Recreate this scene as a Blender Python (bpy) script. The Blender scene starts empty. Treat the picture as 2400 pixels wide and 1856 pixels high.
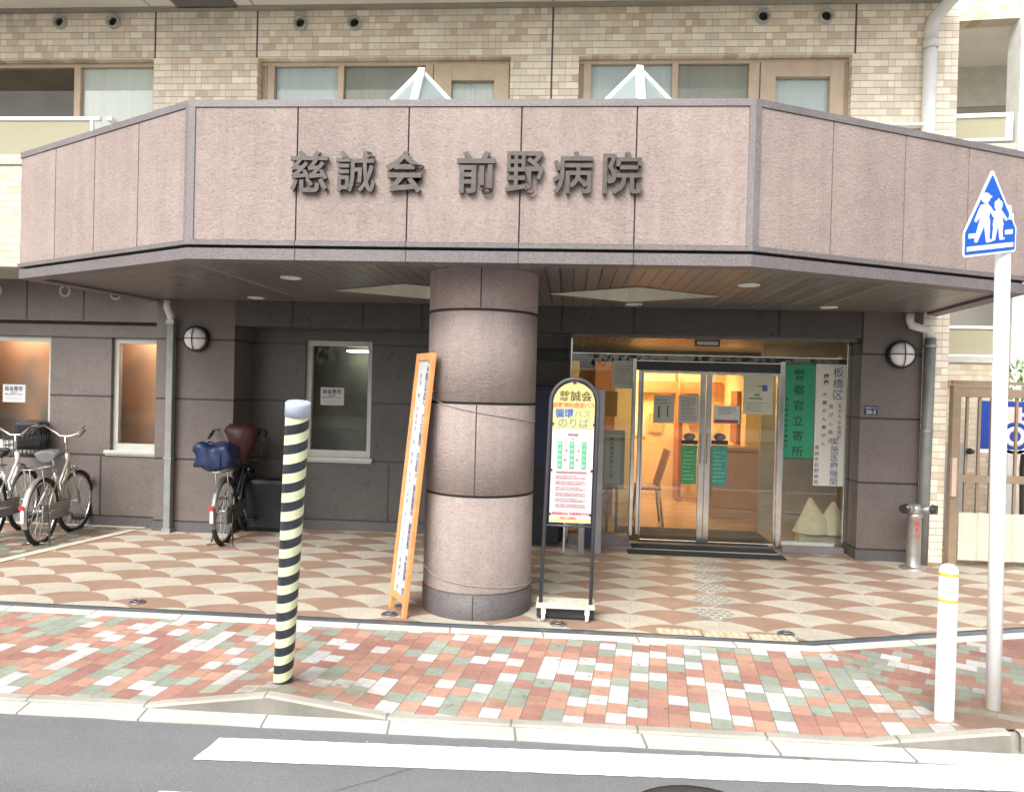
import bpy, bmesh, math, random
from mathutils import Matrix, Vector
random.seed(7)
R = math.radians
S = bpy.context.scene
COL = S.collection
PI = math.pi

# ------------------------------------------------------------------ camera
cam = bpy.data.cameras.new('camera')
cam.sensor_width = 36; cam.sensor_fit = 'HORIZONTAL'
cam.lens = 1780/2400*36; cam.clip_start = .05; cam.clip_end = 2000
camo = bpy.data.objects.new('camera', cam); COL.objects.link(camo)
yaw, pitch, roll = R(4.35418), R(-.70227), R(1.48628)
cy, sy, cp, sp, cr, sr = math.cos(yaw), math.sin(yaw), math.cos(pitch), math.sin(pitch), math.cos(roll), math.sin(roll)
fw = Vector((-sy, cy, 0)); rt = Vector((cy, sy, 0)); up = Vector((0, 0, 1))
f2 = fw*cp + up*sp; u2 = up*cp - fw*sp
r3 = rt*cr + u2*sr; u3 = u2*cr - rt*sr
camo.matrix_world = Matrix(((r3.x, u3.x, -f2.x, 0), (r3.y, u3.y, -f2.y, 0), (r3.z, u3.z, -f2.z, 1.58), (0, 0, 0, 1)))
S.camera = camo

# ------------------------------------------------------------------ world, sun, exposure
SUN_EL, SUN_AZ = R(44), R(202)          # azimuth clockwise from +Y: the sun stands behind the camera, a little to its left
w = bpy.data.worlds.new('World'); S.world = w; w.use_nodes = True
nt = w.node_tree; nt.nodes.clear()
sky = nt.nodes.new('ShaderNodeTexSky'); sky.sky_type = 'NISHITA'; sky.sun_disc = False
sky.sun_elevation = SUN_EL; sky.sun_rotation = SUN_AZ
sky.dust_density = 6; sky.air_density = 1.2; sky.ozone_density = 1
hs = nt.nodes.new('ShaderNodeHueSaturation'); hs.inputs['Saturation'].default_value = .22
bg = nt.nodes.new('ShaderNodeBackground'); bg.inputs['Strength'].default_value = .15
wo = nt.nodes.new('ShaderNodeOutputWorld')
nt.links.new(sky.outputs[0], hs.inputs['Color']); nt.links.new(hs.outputs[0], bg.inputs[0]); nt.links.new(bg.outputs[0], wo.inputs[0])
sl = bpy.data.lights.new('sun', 'SUN'); sl.energy = .9; sl.angle = R(40); sl.color = (1, .965, .92)
so = bpy.data.objects.new('sun', sl); COL.objects.link(so)
sd = Vector((math.sin(SUN_AZ)*math.cos(SUN_EL), math.cos(SUN_AZ)*math.cos(SUN_EL), math.sin(SUN_EL)))
so.rotation_euler = sd.to_track_quat('Z', 'Y').to_euler()
vs = S.view_settings
S.display_settings.display_device = 'sRGB'
vs.view_transform = 'Standard'; vs.look = 'None'; vs.gamma = 1; vs.exposure = 1.0; vs.use_curve_mapping = False
S.cycles.use_denoising = True
S.cycles.max_bounces = 10; S.cycles.transparent_max_bounces = 16; S.cycles.sample_clamp_indirect = 6

# ------------------------------------------------------------------ node helper
class E:
    def __init__(s, nt, v): s.nt = nt; s.v = v
    def op(s, o, b=None, c=None):
        n = s.nt.nodes.new('ShaderNodeMath'); n.operation = o
        for i, x in enumerate((s, b, c)):
            if x is None: continue
            x = x.v if isinstance(x, E) else x
            if isinstance(x, (int, float)): n.inputs[i].default_value = x
            else: s.nt.links.new(x, n.inputs[i])
        return E(s.nt, n.outputs[0])
    def __add__(s, b): return s.op('ADD', b)
    def __sub__(s, b): return s.op('SUBTRACT', b)
    def __mul__(s, b): return s.op('MULTIPLY', b)
    def __truediv__(s, b): return s.op('DIVIDE', b)
    def lt(s, b): return s.op('LESS_THAN', b)
    def gt(s, b): return s.op('GREATER_THAN', b)
    def abs(s): return s.op('ABSOLUTE')
    def floor(s): return s.op('FLOOR')
    def fract(s): return s.op('FRACT')
    def mx(s, b): return s.op('MAXIMUM', b)
    def mn(s, b): return s.op('MINIMUM', b)
    def sqrt(s): return s.op('SQRT')

class M:
    """a node material with a Principled surface"""
    def __init__(s, name, col=(.5, .5, .5), rough=.6, metal=0, spec=.5):
        s.m = bpy.data.materials.new(name); s.m.use_nodes = True
        s.nt = s.m.node_tree; s.b = s.nt.nodes['Principled BSDF']
        s.set('Base Color', (*col, 1)); s.set('Roughness', rough); s.set('Metallic', metal); s.set('Specular IOR Level', spec)
        s.col = s.rgb(col); s._pos = None
    def set(s, k, v): s.b.inputs[k].default_value = v
    def node(s, t): return s.nt.nodes.new(t)
    def link(s, a, b): s.nt.links.new(a.v if isinstance(a, E) else a, b)
    def e(s, v): return E(s.nt, v)
    def rgb(s, c):
        n = s.node('ShaderNodeRGB'); n.outputs[0].default_value = (*c, 1); return n.outputs[0]
    def pos(s, local=False):
        if local: return s.node('ShaderNodeTexCoord').outputs['Object']
        if s._pos is None: s._pos = s.node('ShaderNodeNewGeometry').outputs['Position']
        return s._pos
    def xyz(s, v=None):
        n = s.node('ShaderNodeSeparateXYZ'); s.nt.links.new(v or s.pos(), n.inputs[0])
        return [s.e(o) for o in n.outputs]
    def vec(s, x, y, z=0):
        n = s.node('ShaderNodeCombineXYZ')
        for i, q in enumerate((x, y, z)):
            if isinstance(q, E): s.link(q, n.inputs[i])
            else: n.inputs[i].default_value = q
        return n.outputs[0]
    def mix(s, f, a, b, mode='MIX'):
        n = s.node('ShaderNodeMix'); n.data_type = 'RGBA'; n.blend_type = mode
        if isinstance(f, (int, float)): n.inputs[0].default_value = f
        else: s.link(f, n.inputs[0])
        for i, c in ((6, a), (7, b)):
            if isinstance(c, tuple): n.inputs[i].default_value = (*c, 1)
            else: s.nt.links.new(c, n.inputs[i])
        return n.outputs[2]
    def noise(s, scale, detail=3, rough=.55, stretch=(1, 1, 1), local=False, vec=None):
        mp = s.node('ShaderNodeMapping'); mp.inputs['Scale'].default_value = stretch
        s.nt.links.new(vec or s.pos(local), mp.inputs[0])
        n = s.node('ShaderNodeTexNoise'); n.inputs['Scale'].default_value = scale
        n.inputs['Detail'].default_value = detail; n.inputs['Roughness'].default_value = rough
        s.nt.links.new(mp.outputs[0], n.inputs[0]); return s.e(n.outputs[0])
    def ramp(s, f, stops, const=False):
        n = s.node('ShaderNodeValToRGB'); s.link(f, n.inputs[0]); r = n.color_ramp
        if const: r.interpolation = 'CONSTANT'
        while len(r.elements) < len(stops): r.elements.new(.5)
        for el, (p, c) in zip(r.elements, stops):
            el.position = p; el.color = (*c, 1) if isinstance(c, tuple) else (c, c, c, 1)
        return n.outputs[0]
    def white(s, v):
        n = s.node('ShaderNodeTexWhiteNoise'); n.noise_dimensions = '3D'; s.nt.links.new(v, n.inputs['Vector']); return s.e(n.outputs['Value'])
    def vary(s, scale=3, amt=.15, local=False, **k):
        """broad uneven tone over the current colour"""
        n = s.noise(scale, local=local, **k)
        g = s.ramp(n, [(.3, 1-amt), (.7, 1+amt)])
        s.col = s.mix(1, s.col, g, 'MULTIPLY'); return s
    def speck(s, scale, c, lo=.6, hi=.66, local=False):
        f = s.e(s.ramp(s.noise(scale, 2, local=local), [(lo, 0.), (hi, 1.)]))
        s.col = s.mix(f, s.col, c); return s
    def bump(s, h, strength=.3, dist=.01):
        n = s.node('ShaderNodeBump'); n.inputs['Strength'].default_value = strength; n.inputs['Distance'].default_value = dist
        s.link(h, n.inputs['Height']); s.nt.links.new(n.outputs[0], s.b.inputs['Normal']); return s
    def roughvar(s, scale, lo, hi, local=False):
        s.nt.links.new(s.ramp(s.noise(scale, local=local), [(.3, lo), (.7, hi)]), s.b.inputs['Roughness']); return s
    def done(s):
        s.nt.links.new(s.col, s.b.inputs['Base Color']); return s.m

def simple(name, col, rough=.5, metal=0, amt=.08, scale=9, local=True, spec=.5):
    m = M(name, col, rough, metal, spec); m.vary(scale, amt, local=local)
    return m.done()

def emit(name, col, strength):
    m = bpy.data.materials.new(name); m.use_nodes = True; n = m.node_tree; n.nodes.clear()
    e = n.nodes.new('ShaderNodeEmission'); e.inputs[0].default_value = (*col, 1); e.inputs[1].default_value = strength
    o = n.nodes.new('ShaderNodeOutputMaterial'); n.links.new(e.outputs[0], o.inputs[0]); return m

def glass(name, tint=(.9, .95, .93), refl=1.0, ior=1.5):
    m = bpy.data.materials.new(name); m.use_nodes = True; n = m.node_tree; n.nodes.clear()
    t = n.nodes.new('ShaderNodeBsdfTransparent'); t.inputs[0].default_value = (*tint, 1)
    g = n.nodes.new('ShaderNodeBsdfGlossy'); g.inputs['Roughness'].default_value = .015
    fr = n.nodes.new('ShaderNodeFresnel'); fr.inputs[0].default_value = ior
    mu = n.nodes.new('ShaderNodeMath'); mu.operation = 'MULTIPLY'; mu.inputs[1].default_value = refl; mu.use_clamp = True
    mx = n.nodes.new('ShaderNodeMixShader'); o = n.nodes.new('ShaderNodeOutputMaterial')
    n.links.new(fr.outputs[0], mu.inputs[0]); n.links.new(mu.outputs[0], mx.inputs[0])
    n.links.new(t.outputs[0], mx.inputs[1]); n.links.new(g.outputs[0], mx.inputs[2]); n.links.new(mx.outputs[0], o.inputs[0])
    return m

def frosted(name, col, f, refl=1.0):
    m = glass(name, (.9, .93, .92), refl); n = m.node_tree
    out = [q for q in n.nodes if q.type == 'OUTPUT_MATERIAL'][0]; src = out.inputs[0].links[0].from_socket
    d = n.nodes.new('ShaderNodeBsdfDiffuse'); d.inputs[0].default_value = (*col, 1)
    t = n.nodes.new('ShaderNodeBsdfTranslucent'); t.inputs[0].default_value = (*col, 1)
    a = n.nodes.new('ShaderNodeMixShader'); a.inputs[0].default_value = .4
    n.links.new(d.outputs[0], a.inputs[1]); n.links.new(t.outputs[0], a.inputs[2])
    x = n.nodes.new('ShaderNodeMixShader'); x.inputs[0].default_value = f
    n.links.new(src, x.inputs[1]); n.links.new(a.outputs[0], x.inputs[2]); n.links.new(x.outputs[0], out.inputs[0]); return m

# ------------------------------------------------------------------ mesh helper
class B:
    def __init__(s): s.b = bmesh.new()
    def face(s, pts, mi=0):
        f = s.b.faces.new([s.b.verts.new(p) for p in pts]); f.material_index = mi; return f
    def box(s, x0, x1, y0, y1, z0, z1, mi=0, bev=0):
        m = Matrix.Translation(((x0+x1)/2, (y0+y1)/2, (z0+z1)/2)) @ Matrix.Diagonal((abs(x1-x0), abs(y1-y0), abs(z1-z0), 1))
        return s.mbox(m, mi, bev)
    def mbox(s, m, mi=0, bev=0):
        r = bmesh.ops.create_cube(s.b, size=1, matrix=m)
        fs = {f for v in r['verts'] for f in v.link_faces}
        for f in fs: f.material_index = mi
        if bev:
            es = {e for v in r['verts'] for e in v.link_edges}
            q = bmesh.ops.bevel(s.b, geom=list(es), offset=bev, segments=2, affect='EDGES', profile=.5)
            for f in q['faces']: f.material_index = mi
        return s
    def prism(s, poly, z0, z1, mi=0):
        """polygon in XY (counter-clockwise) extruded in z"""
        n = len(poly)
        lo = [s.b.verts.new((p[0], p[1], z0)) for p in poly]; hi = [s.b.verts.new((p[0], p[1], z1)) for p in poly]
        fs = [s.b.faces.new(hi), s.b.faces.new(lo[::-1])]
        for i in range(n):
            j = (i+1) % n; fs.append(s.b.faces.new((lo[i], lo[j], hi[j], hi[i])))
        for f in fs: f.material_index = mi
        return s
    def mprism(s, poly, d, mat, mi=0):
        """polygon in local XY, thickness d along local z, placed by matrix"""
        n = len(poly)
        lo = [s.b.verts.new(mat @ Vector((p[0], p[1], 0))) for p in poly]; hi = [s.b.verts.new(mat @ Vector((p[0], p[1], d))) for p in poly]
        fs = [s.b.faces.new(hi), s.b.faces.new(lo[::-1])]
        for i in range(n):
            j = (i+1) % n; fs.append(s.b.faces.new((lo[i], lo[j], hi[j], hi[i])))
        for f in fs: f.material_index = mi
        return s
    def tube(s, pts, r, seg=10, mi=0, closed=False, cap=True, smooth=True):
        pts = [Vector(p) for p in pts]; n = len(pts); rings = []
        rr = r if isinstance(r, (list, tuple)) else [r]*n
        nrm = None
        for i, p in enumerate(pts):
            if closed: d = pts[(i+1) % n]-pts[i-1]
            else: d = pts[min(i+1, n-1)]-pts[max(i-1, 0)]
            d.normalize()
            if nrm is None:
                nrm = d.orthogonal().normalized()
            nrm = (nrm - d*nrm.dot(d))
            if nrm.length < 1e-6: nrm = d.orthogonal()
            nrm.normalize(); b2 = d.cross(nrm)
            rings.append([s.b.verts.new(p + (nrm*math.cos(2*PI*k/seg)+b2*math.sin(2*PI*k/seg))*rr[i]) for k in range(seg)])
        m = n if closed else n-1
        for i in range(m):
            a, c = rings[i], rings[(i+1) % n]
            for k in range(seg):
                f = s.b.faces.new((a[k], a[(k+1) % seg], c[(k+1) % seg], c[k])); f.material_index = mi; f.smooth = smooth
        if cap and not closed:
            f = s.b.faces.new(rings[0][::-1]); f.material_index = mi
            f = s.b.faces.new(rings[-1]); f.material_index = mi
        return s
    def lathe(s, prof, c=(0, 0, 0), seg=32, axis='Z', mi=0, smooth=True, ang=2*PI, a0=0, mat=None):
        """profile of (radius, height)"""
        full = abs(ang-2*PI) < 1e-6
        ns = seg if full else seg+1; rings = []
        for (r, h) in prof:
            ring = []
            for k in range(ns):
                a = a0+ang*k/seg
                if axis == 'Z': v = Vector((r*math.cos(a), r*math.sin(a), h))
                else: v = Vector((r*math.cos(a), h, r*math.sin(a)))
                if mat: v = mat @ v
                ring.append(s.b.verts.new(v+Vector(c)))
            rings.append(ring)
        for a, b2 in zip(rings, rings[1:]):
            for k in range(seg):
                l = (k+1) % ns
                f = s.b.faces.new((a[k], a[l], b2[l], b2[k])); f.material_index = mi; f.smooth = smooth
        return s
    def holes(s, x0, x1, z0, z1, hs, y, th, mi=0):
        """wall facing -Y with rectangular openings, faces and reveals"""
        xs = sorted({x0, x1, *[c for h in hs for c in h[:2]]}); zs = sorted({z0, z1, *[c for h in hs for c in h[2:]]})
        xs = [x for x in xs if x0 <= x <= x1]; zs = [z for z in zs if z0 <= z <= z1]
        for a, b in zip(xs, xs[1:]):
            for c, d in zip(zs, zs[1:]):
                mx, mz = (a+b)/2, (c+d)/2
                if any(h[0] < mx < h[1] and h[2] < mz < h[3] for h in hs): continue
                s.face([(a, y, c), (b, y, c), (b, y, d), (a, y, d)], mi)
                s.face([(a, y+th, d), (b, y+th, d), (b, y+th, c), (a, y+th, c)], mi)
        def ring(a, b, c, d, inv):
            p = [(a, c), (b, c), (b, d), (a, d)]
            for i in range(4):
                (xa, za), (xb, zb) = p[i], p[(i+1) % 4]
                q = [(xa, y, za), (xa, y+th, za), (xb, y+th, zb), (xb, y, zb)]
                s.face(q if not inv else q[::-1], mi)
        ring(x0, x1, z0, z1, False)
        for h in hs: ring(max(h[0], x0), min(h[1], x1), max(h[2], z0), min(h[3], z1), True)
        return s
    def xf(s, m):
        s.b.transform(m); return s

def split(name, b, mats, parent=None, **k):
    """one object per connected piece"""
    b.b.verts.index_update(); seen = set(); out = []
    for v in b.b.verts:
        if v in seen: continue
        st = [v]; isl = set()
        while st:
            q = st.pop()
            if q in isl: continue
            isl.add(q); st += [e.other_vert(q) for e in q.link_edges if e.other_vert(q) not in isl]
        seen |= isl; nb = B(); mp = {q: nb.b.verts.new(q.co) for q in isl}
        for f in {f for q in isl for f in q.link_faces}:
            g = nb.b.faces.new([mp[q] for q in f.verts]); g.material_index = f.material_index; g.smooth = f.smooth
        out.append(obj(name, nb, mats, parent, **k))
    b.b.free(); return out

def wloc(o):
    v = Vector((0, 0, 0))
    while o: v += o.location; o = o.parent
    return v

def obj(name, b, mats, parent=None, local=False, kind=None, bevel=0, recalc=True, smooth_angle=None):
    bm = b.b if isinstance(b, B) else b
    if recalc: bmesh.ops.recalc_face_normals(bm, faces=bm.faces[:])
    if parent and not local: bmesh.ops.translate(bm, verts=bm.verts[:], vec=-wloc(parent))
    me = bpy.data.meshes.new(name); bm.to_mesh(me); bm.free()
    for m in (mats if isinstance(mats, (list, tuple)) else [mats]): me.materials.append(m)
    o = bpy.data.objects.new(name, me); COL.objects.link(o)
    if parent: o.parent = parent
    if kind: o['kind'] = kind
    if bevel:
        md = o.modifiers.new('bevel', 'BEVEL'); md.width = bevel; md.segments = 2; md.limit_method = 'ANGLE'; md.angle_limit = R(40)
    return o

def thing(name, label, cat, loc=(0, 0, 0), group=None, rotz=0):
    o = bpy.data.objects.new(name, None); o.empty_display_size = .1; COL.objects.link(o)
    o.location = loc; o.rotation_euler = (0, 0, rotz); tag(o, label, cat, group); return o
def tag(o, label, cat, group=None):
    o['label'] = label; o['category'] = cat
    if group: o['group'] = group
    return o

def origin(o, p):
    """move a top-level mesh's origin to p"""
    p = Vector(p); o.data.transform(Matrix.Translation(-p)); o.location = p; return o

def text_bm(body, size, thick=.001, bold=.0, align='CENTER', line=1.0, char=1.0):
    """lettering as a bmesh in the local XY plane (x right, y up), sunk from z=0 to z=thick"""
    c = bpy.data.curves.new('lettering', 'FONT'); c.body = body; c.size = size; c.align_x = align; c.align_y = 'CENTER'
    c.offset = bold*size; c.extrude = thick/2; c.space_line = line; c.space_character = char; c.resolution_u = 3
    o = bpy.data.objects.new('lettering', c); COL.objects.link(o)
    bpy.context.view_layer.update()
    me = bpy.data.meshes.new_from_object(o.evaluated_get(bpy.context.evaluated_depsgraph_get()))
    bm = bmesh.new(); bm.from_mesh(me)
    bpy.data.objects.remove(o); bpy.data.curves.remove(c); bpy.data.meshes.remove(me)
    bmesh.ops.translate(bm, verts=bm.verts[:], vec=(0, 0, thick/2))
    return bm
def front(x, y, z):      # local XY plane stood up facing -Y at (x, y, z)
    return Matrix.Translation((x, y, z)) @ Matrix.Rotation(PI/2, 4, 'X')
def add_text(b, body, size, mat4, mi=0, **k):
    bm = text_bm(body, size, **k); bm.transform(mat4)
    me = bpy.data.meshes.new('tmp'); 
    for f in bm.faces: f.material_index = mi
    bm.to_mesh(me); bm.free()
    n0 = len(b.b.faces); b.b.from_mesh(me); bpy.data.meshes.remove(me)
    b.b.faces.ensure_lookup_table()
    for f in b.b.faces[n0:]: f.material_index = mi
    return b

# ------------------------------------------------------------------ materials
def granite(name, c1, c2, rough=.5, joints_z=(), joints_x=(), bumpy=.0, groove=.007, fleck=(.05, .05, .05), dirt=.12):
    m = M(name, c1, rough)
    n = m.noise(70, 4, .75); m.col = m.mix(m.e(m.ramp(n, [(.38, 0.), (.62, 1.)])), c1, c2)
    f = m.noise(190, 2, .6); m.col = m.mix(m.e(m.ramp(f, [(.62, 0.), (.68, .8)])), m.col, fleck)
    m.vary(1.6, dirt); m.vary(9, .05)
    if bumpy:
        sk_ = m.noise(7, 4, .65, (1, 1, .05)); m.col = m.mix(1, m.col, m.ramp(sk_, [(.36, .90), (.6, 1.02)]), 'MULTIPLY')
        xx, yy, zz_ = m.xyz(); pr = m.white(m.vec(((xx+2.496)/.716).floor(), 1.3, 2.2)); m.col = m.mix(1, m.col, m.ramp(pr, [(0, .955), (1, 1.03)]), 'MULTIPLY')
    h = m.noise(120, 3, .6)*.2
    if bumpy:
        a = m.noise(30, 5, .72, (1, 1, 1.9)); c = m.noise(75, 3, .65, (1, 1, 1.6))
        h = h*.6 + a*1.2*bumpy + c*.7*bumpy
        g = m.ramp(a + (c-.5)*.9, [(.26, .74), (.46, 1.02)])
        m.col = m.mix(1, m.col, g, 'MULTIPLY')
    x, y, z = m.xyz()
    mask = None
    for L, ax in ((joints_z, z), (joints_x, x)):
        for q in L:
            if isinstance(q, tuple):      # a vertical joint limited to a height range
                d = (ax-q[0]).abs().lt(groove)*z.gt(q[1])*z.lt(q[2])
            else: d = (ax-q).abs().lt(groove)
            mask = d if mask is None else mask.mx(d)
    if mask is not None:
        m.col = m.mix(mask, m.col, (.034, .03, .029)); h = h - mask*1.5
    m.bump(h, .7 if bumpy else .35, .012)
    m.roughvar(7, rough-.03, rough+.05)
    return m.done()

PINK = granite('pink_granite', (.285, .222, .20), (.345, .28, .255), .75, bumpy=.8, fleck=(.24, .18, .165), dirt=.07)
COLPINK = granite('column_granite', (.265, .212, .193), (.325, .268, .246), .75, bumpy=.9, fleck=(.22, .17, .155), dirt=.07)
RIM = granite('grey_granite', (.115, .102, .103), (.18, .16, .16), .5, fleck=(.06, .05, .05), groove=.004, joints_x=(-1.778, -1.059, -.345, .369))
BASEG = granite('base_granite', (.075, .066, .066), (.12, .106, .105), .5, fleck=(.03, .03, .03))
RIMDK = granite('grey_granite_dark', (.13, .118, .122), (.2, .18, .18), .5, fleck=(.05, .05, .05))
JX = dict(groove=.011, joints_z=(.105, .747, 1.366, 1.98), joints_x=((-5.74, 2.16, 3), (-5.11, 2.16, 3), (-4.92, .105, .747), (-1.9, .105, .747), (-1.5, 2.13, 3), (-2.1, 2.13, 3), (-.1, 2.13, 3), (.61, 2.13, 3), (2.0, 2.13, 3), (-2.83, 2.13, 3), (2.784, 1.98, 3)))
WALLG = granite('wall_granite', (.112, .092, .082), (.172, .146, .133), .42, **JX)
WALLD = granite('shaded_granite', (.058, .052, .049), (.095, .086, .081), .3, **JX)  # darker copy of the wall granite, shade of alcove and lintel in its colour
FRIEZESH = simple('frieze_shadow_black', (.02, .018, .018), .9)
PLINTH = granite('plinth_granite', (.075, .07, .072), (.11, .1, .1), .5)

def tiles(name, cA=(.94, .85, .70), cB=(.75, .625, .48), axis='x', xj=(), bias=0.):
    m = M(name, cA, .42)
    x, y, z = m.xyz(); u = x if axis == 'x' else y
    bw, bh = .128, .0665
    row = (z/bh).floor(); odd = row.op('MODULO', 2).abs()
    uu = u/bw + odd*.5; ci = uu.floor()
    # some tiles are split in two halves
    half = m.white(m.vec(ci, row, 3.3)).gt(.74)
    uf = uu.fract(); sub = (uf*2).floor()*half
    rnd = m.white(m.vec(ci*2+sub, row, 1.7)); rnd2 = m.white(m.vec(ci*2+sub, row, 9.2))
    m.col = m.ramp(rnd, [(0, cA), (.42, tuple(.75*a+.25*b for a, b in zip(cA, cB))), (.64, tuple(.4*a+.6*b for a, b in zip(cA, cB))), (.86, cB)], True)
    m.col = m.mix(1, m.col, m.ramp(rnd2, [(0, .9), (1, 1.1)]), 'MULTIPLY')
    zf = (z/bh).fract()
    jt = zf.lt(.085).mx(uf.lt(.022)).mx(((uf-.5).abs().lt(.016))*half)
    m.col = m.mix(jt, m.col, (.50, .42, .32))
    wide = zf.lt(.05); m.col = m.mix(wide*.7, m.col, (.16, .125, .095))
    for q in xj:
        if isinstance(q, tuple): d = (u-q[0]).abs().lt(.009)*z.gt(q[1])
        else: d = (u-q).abs().lt(.009)
        m.col = m.mix(d, m.col, (.09, .07, .07))
    m.vary(1.2, .07, rough=.7)
    m.bump(jt*-1 + rnd2*.25, .5, .006)
    m.nt.links.new(m.ramp(rnd, [(0, .35), (1, .55)]), m.b.inputs['Roughness'])
    return m.done()
BRICK = tiles('wall_tiles', xj=((-4.337, 4.85), (-3.262, 4.85), -.264, (2.634, 4.85)))
BRICKP = tiles('wall_tiles_pale', (.60, .54, .43), (.52, .42, .29))
BRICKY = tiles('wall_tiles_side', axis='y')

def planks(name='soffit_planks', k=1.):
    m = M(name, (.3, .29, .27), .28)
    x, y, z = m.xyz(); q = x/.0945; f = q.fract(); i = q.floor()
    r = m.white(m.vec(i, 2.2, 0))
    m.col = m.ramp(r, [(0, (.13, .122, .11)), (1, (.175, .162, .145))])
    j = f.lt(.1); m.col = m.mix(1, m.col, (k*(.86 if k > 1 else 1), k, k*(1.3 if k > 1 else 1)), 'MULTIPLY'); m.col = m.mix(j, m.col, (.018, .017, .016))
    m.bump(j*-1, .6, .01)
    m.nt.links.new(m.ramp(r, [(0, .3), (1, .4)]), m.b.inputs['Roughness'])
    return m.done()
SOFFIT = planks(); SOFFITL = planks('windbreak_planks', 2.8)
UPSOFFIT = simple('painted_soffit', (.80, .77, .69), .8, amt=.06, scale=1.5, local=False)

def scallops():
    m = M('scallop_paving', (.6, .55, .47), .6)
    x, y, z = m.xyz(); a = R(6.2); c, s = math.cos(a), math.sin(a)
    u0, v0 = 1.674*c-5.43*s, 1.674*s+5.43*c
    u = x*c-y*s-u0; v = (x*s+y*c-v0)/.172
    k = v.floor(); fr = v-k; par = k.op('FLOORED_MODULO', 2) if False else (k/2).fract()*2
    t = (((u-par*.3)/.6+.5).fract()-.5).abs()*.6
    Rr = .375; r = ((t*t)*-1+Rr*Rr).mx(.0001).sqrt()-math.sqrt(Rr*Rr-.09)
    sel = fr.lt(r/.15)                     # 1: this row, 0: the row behind
    kk = k+1-sel; pk = (kk/2).fract()*2
    brown = pk.gt(.5)
    # radial joints of the fans, running from the foot of each scallop
    uc = ((u-pk*.3)/.6+.5).fract()-.5; vc = v-kk+1.35
    ang = (uc*.6).op('ARCTAN2', vc*.172)
    rad = ((ang*4.2).fract()-.5).abs().lt(.05)
    ring = ((vc*2.6).fract()).lt(.1)
    n = m.noise(60, 4, .65); n2 = m.noise(2.3, 5, .6)
    be = m.ramp(n, [(.3, (.43, .39, .315)), (.7, (.57, .525, .435))])
    br = m.ramp(n, [(.3, (.29, .187, .133)), (.7, (.36, .24, .175))])
    m.col = m.mix(brown, be, br)
    seam = (rad.mx(ring))*.22*(brown*-1+1); m.col = m.mix(seam, m.col, (.34, .32, .28))
    grid = ((u/.3).fract().lt(.02)).mx((v/2).fract().lt(.02)); m.col = m.mix(grid*.35, m.col, (.28, .24, .2))
    m.col = m.mix(1, m.col, m.ramp(n2, [(.3, .86), (.7, 1.08)]), 'MULTIPLY')
    st = m.ramp(m.noise(4.5, 6, .75), [(.55, 0.), (.72, .5)]); m.col = m.mix(m.e(st), m.col, (.24, .2, .165))
    sp = m.ramp(m.noise(38, 3, .7), [(.64, 0.), (.7, .55)]); m.col = m.mix(m.e(sp), m.col, (.2, .165, .14))
    m.bump(n*.6-seam*3-grid, .3, .006); m.roughvar(5, .42, .7)
    return m.done()
SCALLOP = scallops()

def pavers(name, deg, dim=1., pal=0):
    m = M(name, (.5, .3, .2), .65)
    x, y, z = m.xyz(); a = R(deg); c, s = math.cos(a), math.sin(a)
    u = x*c-y*s; v = x*s+y*c
    w_, l_ = .1015, .112
    ui = (u/w_).floor(); uf = (u/w_).fract()
    off = m.white(m.vec(ui, 4.4, 0))
    off2 = (ui/2).fract()*.9 + off*.35
    vv = v/l_+off2; vi = vv.floor(); vf = vv.fract()
    r = m.white(m.vec(ui, vi, 8.1)); r2 = m.white(m.vec(ui, vi, 2.6))
    D = lambda t: tuple(q*dim for q in t)
    if pal == 0: st = [(0, D((.39, .205, .162))), (.27, D((.475, .275, .20))), (.54, D((.315, .355, .29))), (.79, D((.575, .565, .55)))]
    elif pal == 2: st = [(0, D((.33, .17, .135))), (.36, D((.41, .23, .165))), (.6, D((.30, .325, .265))), (.87, D((.52, .51, .48)))]
    else: st = [(0, D((.22, .13, .095))), (.3, D((.27, .17, .115))), (.52, D((.21, .22, .175))), (.8, D((.38, .36, .31)))]
    m.col = m.ramp(r, st, True)
    m.col = m.mix(1, m.col, m.ramp(r2, [(0, .87), (1, 1.12)]), 'MULTIPLY')
    jv = uf.lt(.05); jh = vf.lt(.05)
    n = m.noise(90, 4, .7); n2 = m.noise(1.1, 5, .65)
    m.col = m.mix(1, m.col, m.ramp(n, [(.3, .9), (.7, 1.08)]), 'MULTIPLY')
    m.col = m.mix(1, m.col, m.ramp(n2, [(.32, .78), (.6, 1.05)]), 'MULTIPLY')
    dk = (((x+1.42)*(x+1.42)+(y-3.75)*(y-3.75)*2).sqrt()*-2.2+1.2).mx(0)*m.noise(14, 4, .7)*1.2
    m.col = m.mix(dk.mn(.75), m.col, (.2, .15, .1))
    moss = m.ramp(m.noise(3.5, 5, .7), [(.58, 0.), (.75, .55)])
    m.col = m.mix(m.e(moss), m.col, (.2, .17, .11))
    m.col = m.mix(jh*.4, m.col, (.2, .15, .12)); m.col = m.mix(jv*.75, m.col, (.16, .12, .1))
    n3 = m.noise(26, 5, .75); m.col = m.mix(1, m.col, m.ramp(n3, [(.3, .86), (.7, 1.09)]), 'MULTIPLY')
    gum = m.ramp(m.noise(17, 1, .3), [(.74, 0.), (.76, .5)]); m.col = m.mix(m.e(gum), m.col, (.1, .09, .08))
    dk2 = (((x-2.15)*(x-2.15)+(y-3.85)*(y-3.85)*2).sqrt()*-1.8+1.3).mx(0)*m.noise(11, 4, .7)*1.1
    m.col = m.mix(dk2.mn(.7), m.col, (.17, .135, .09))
    m.bump((jv.mx(jh))*-1+n*.25+r2*.4+uf*(r2-.5)*.9+n3*.25, .5, .006)
    m.roughvar(6, .5, .8)
    return m.done()
PAVE = pavers('block_paving', 6.4)
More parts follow.
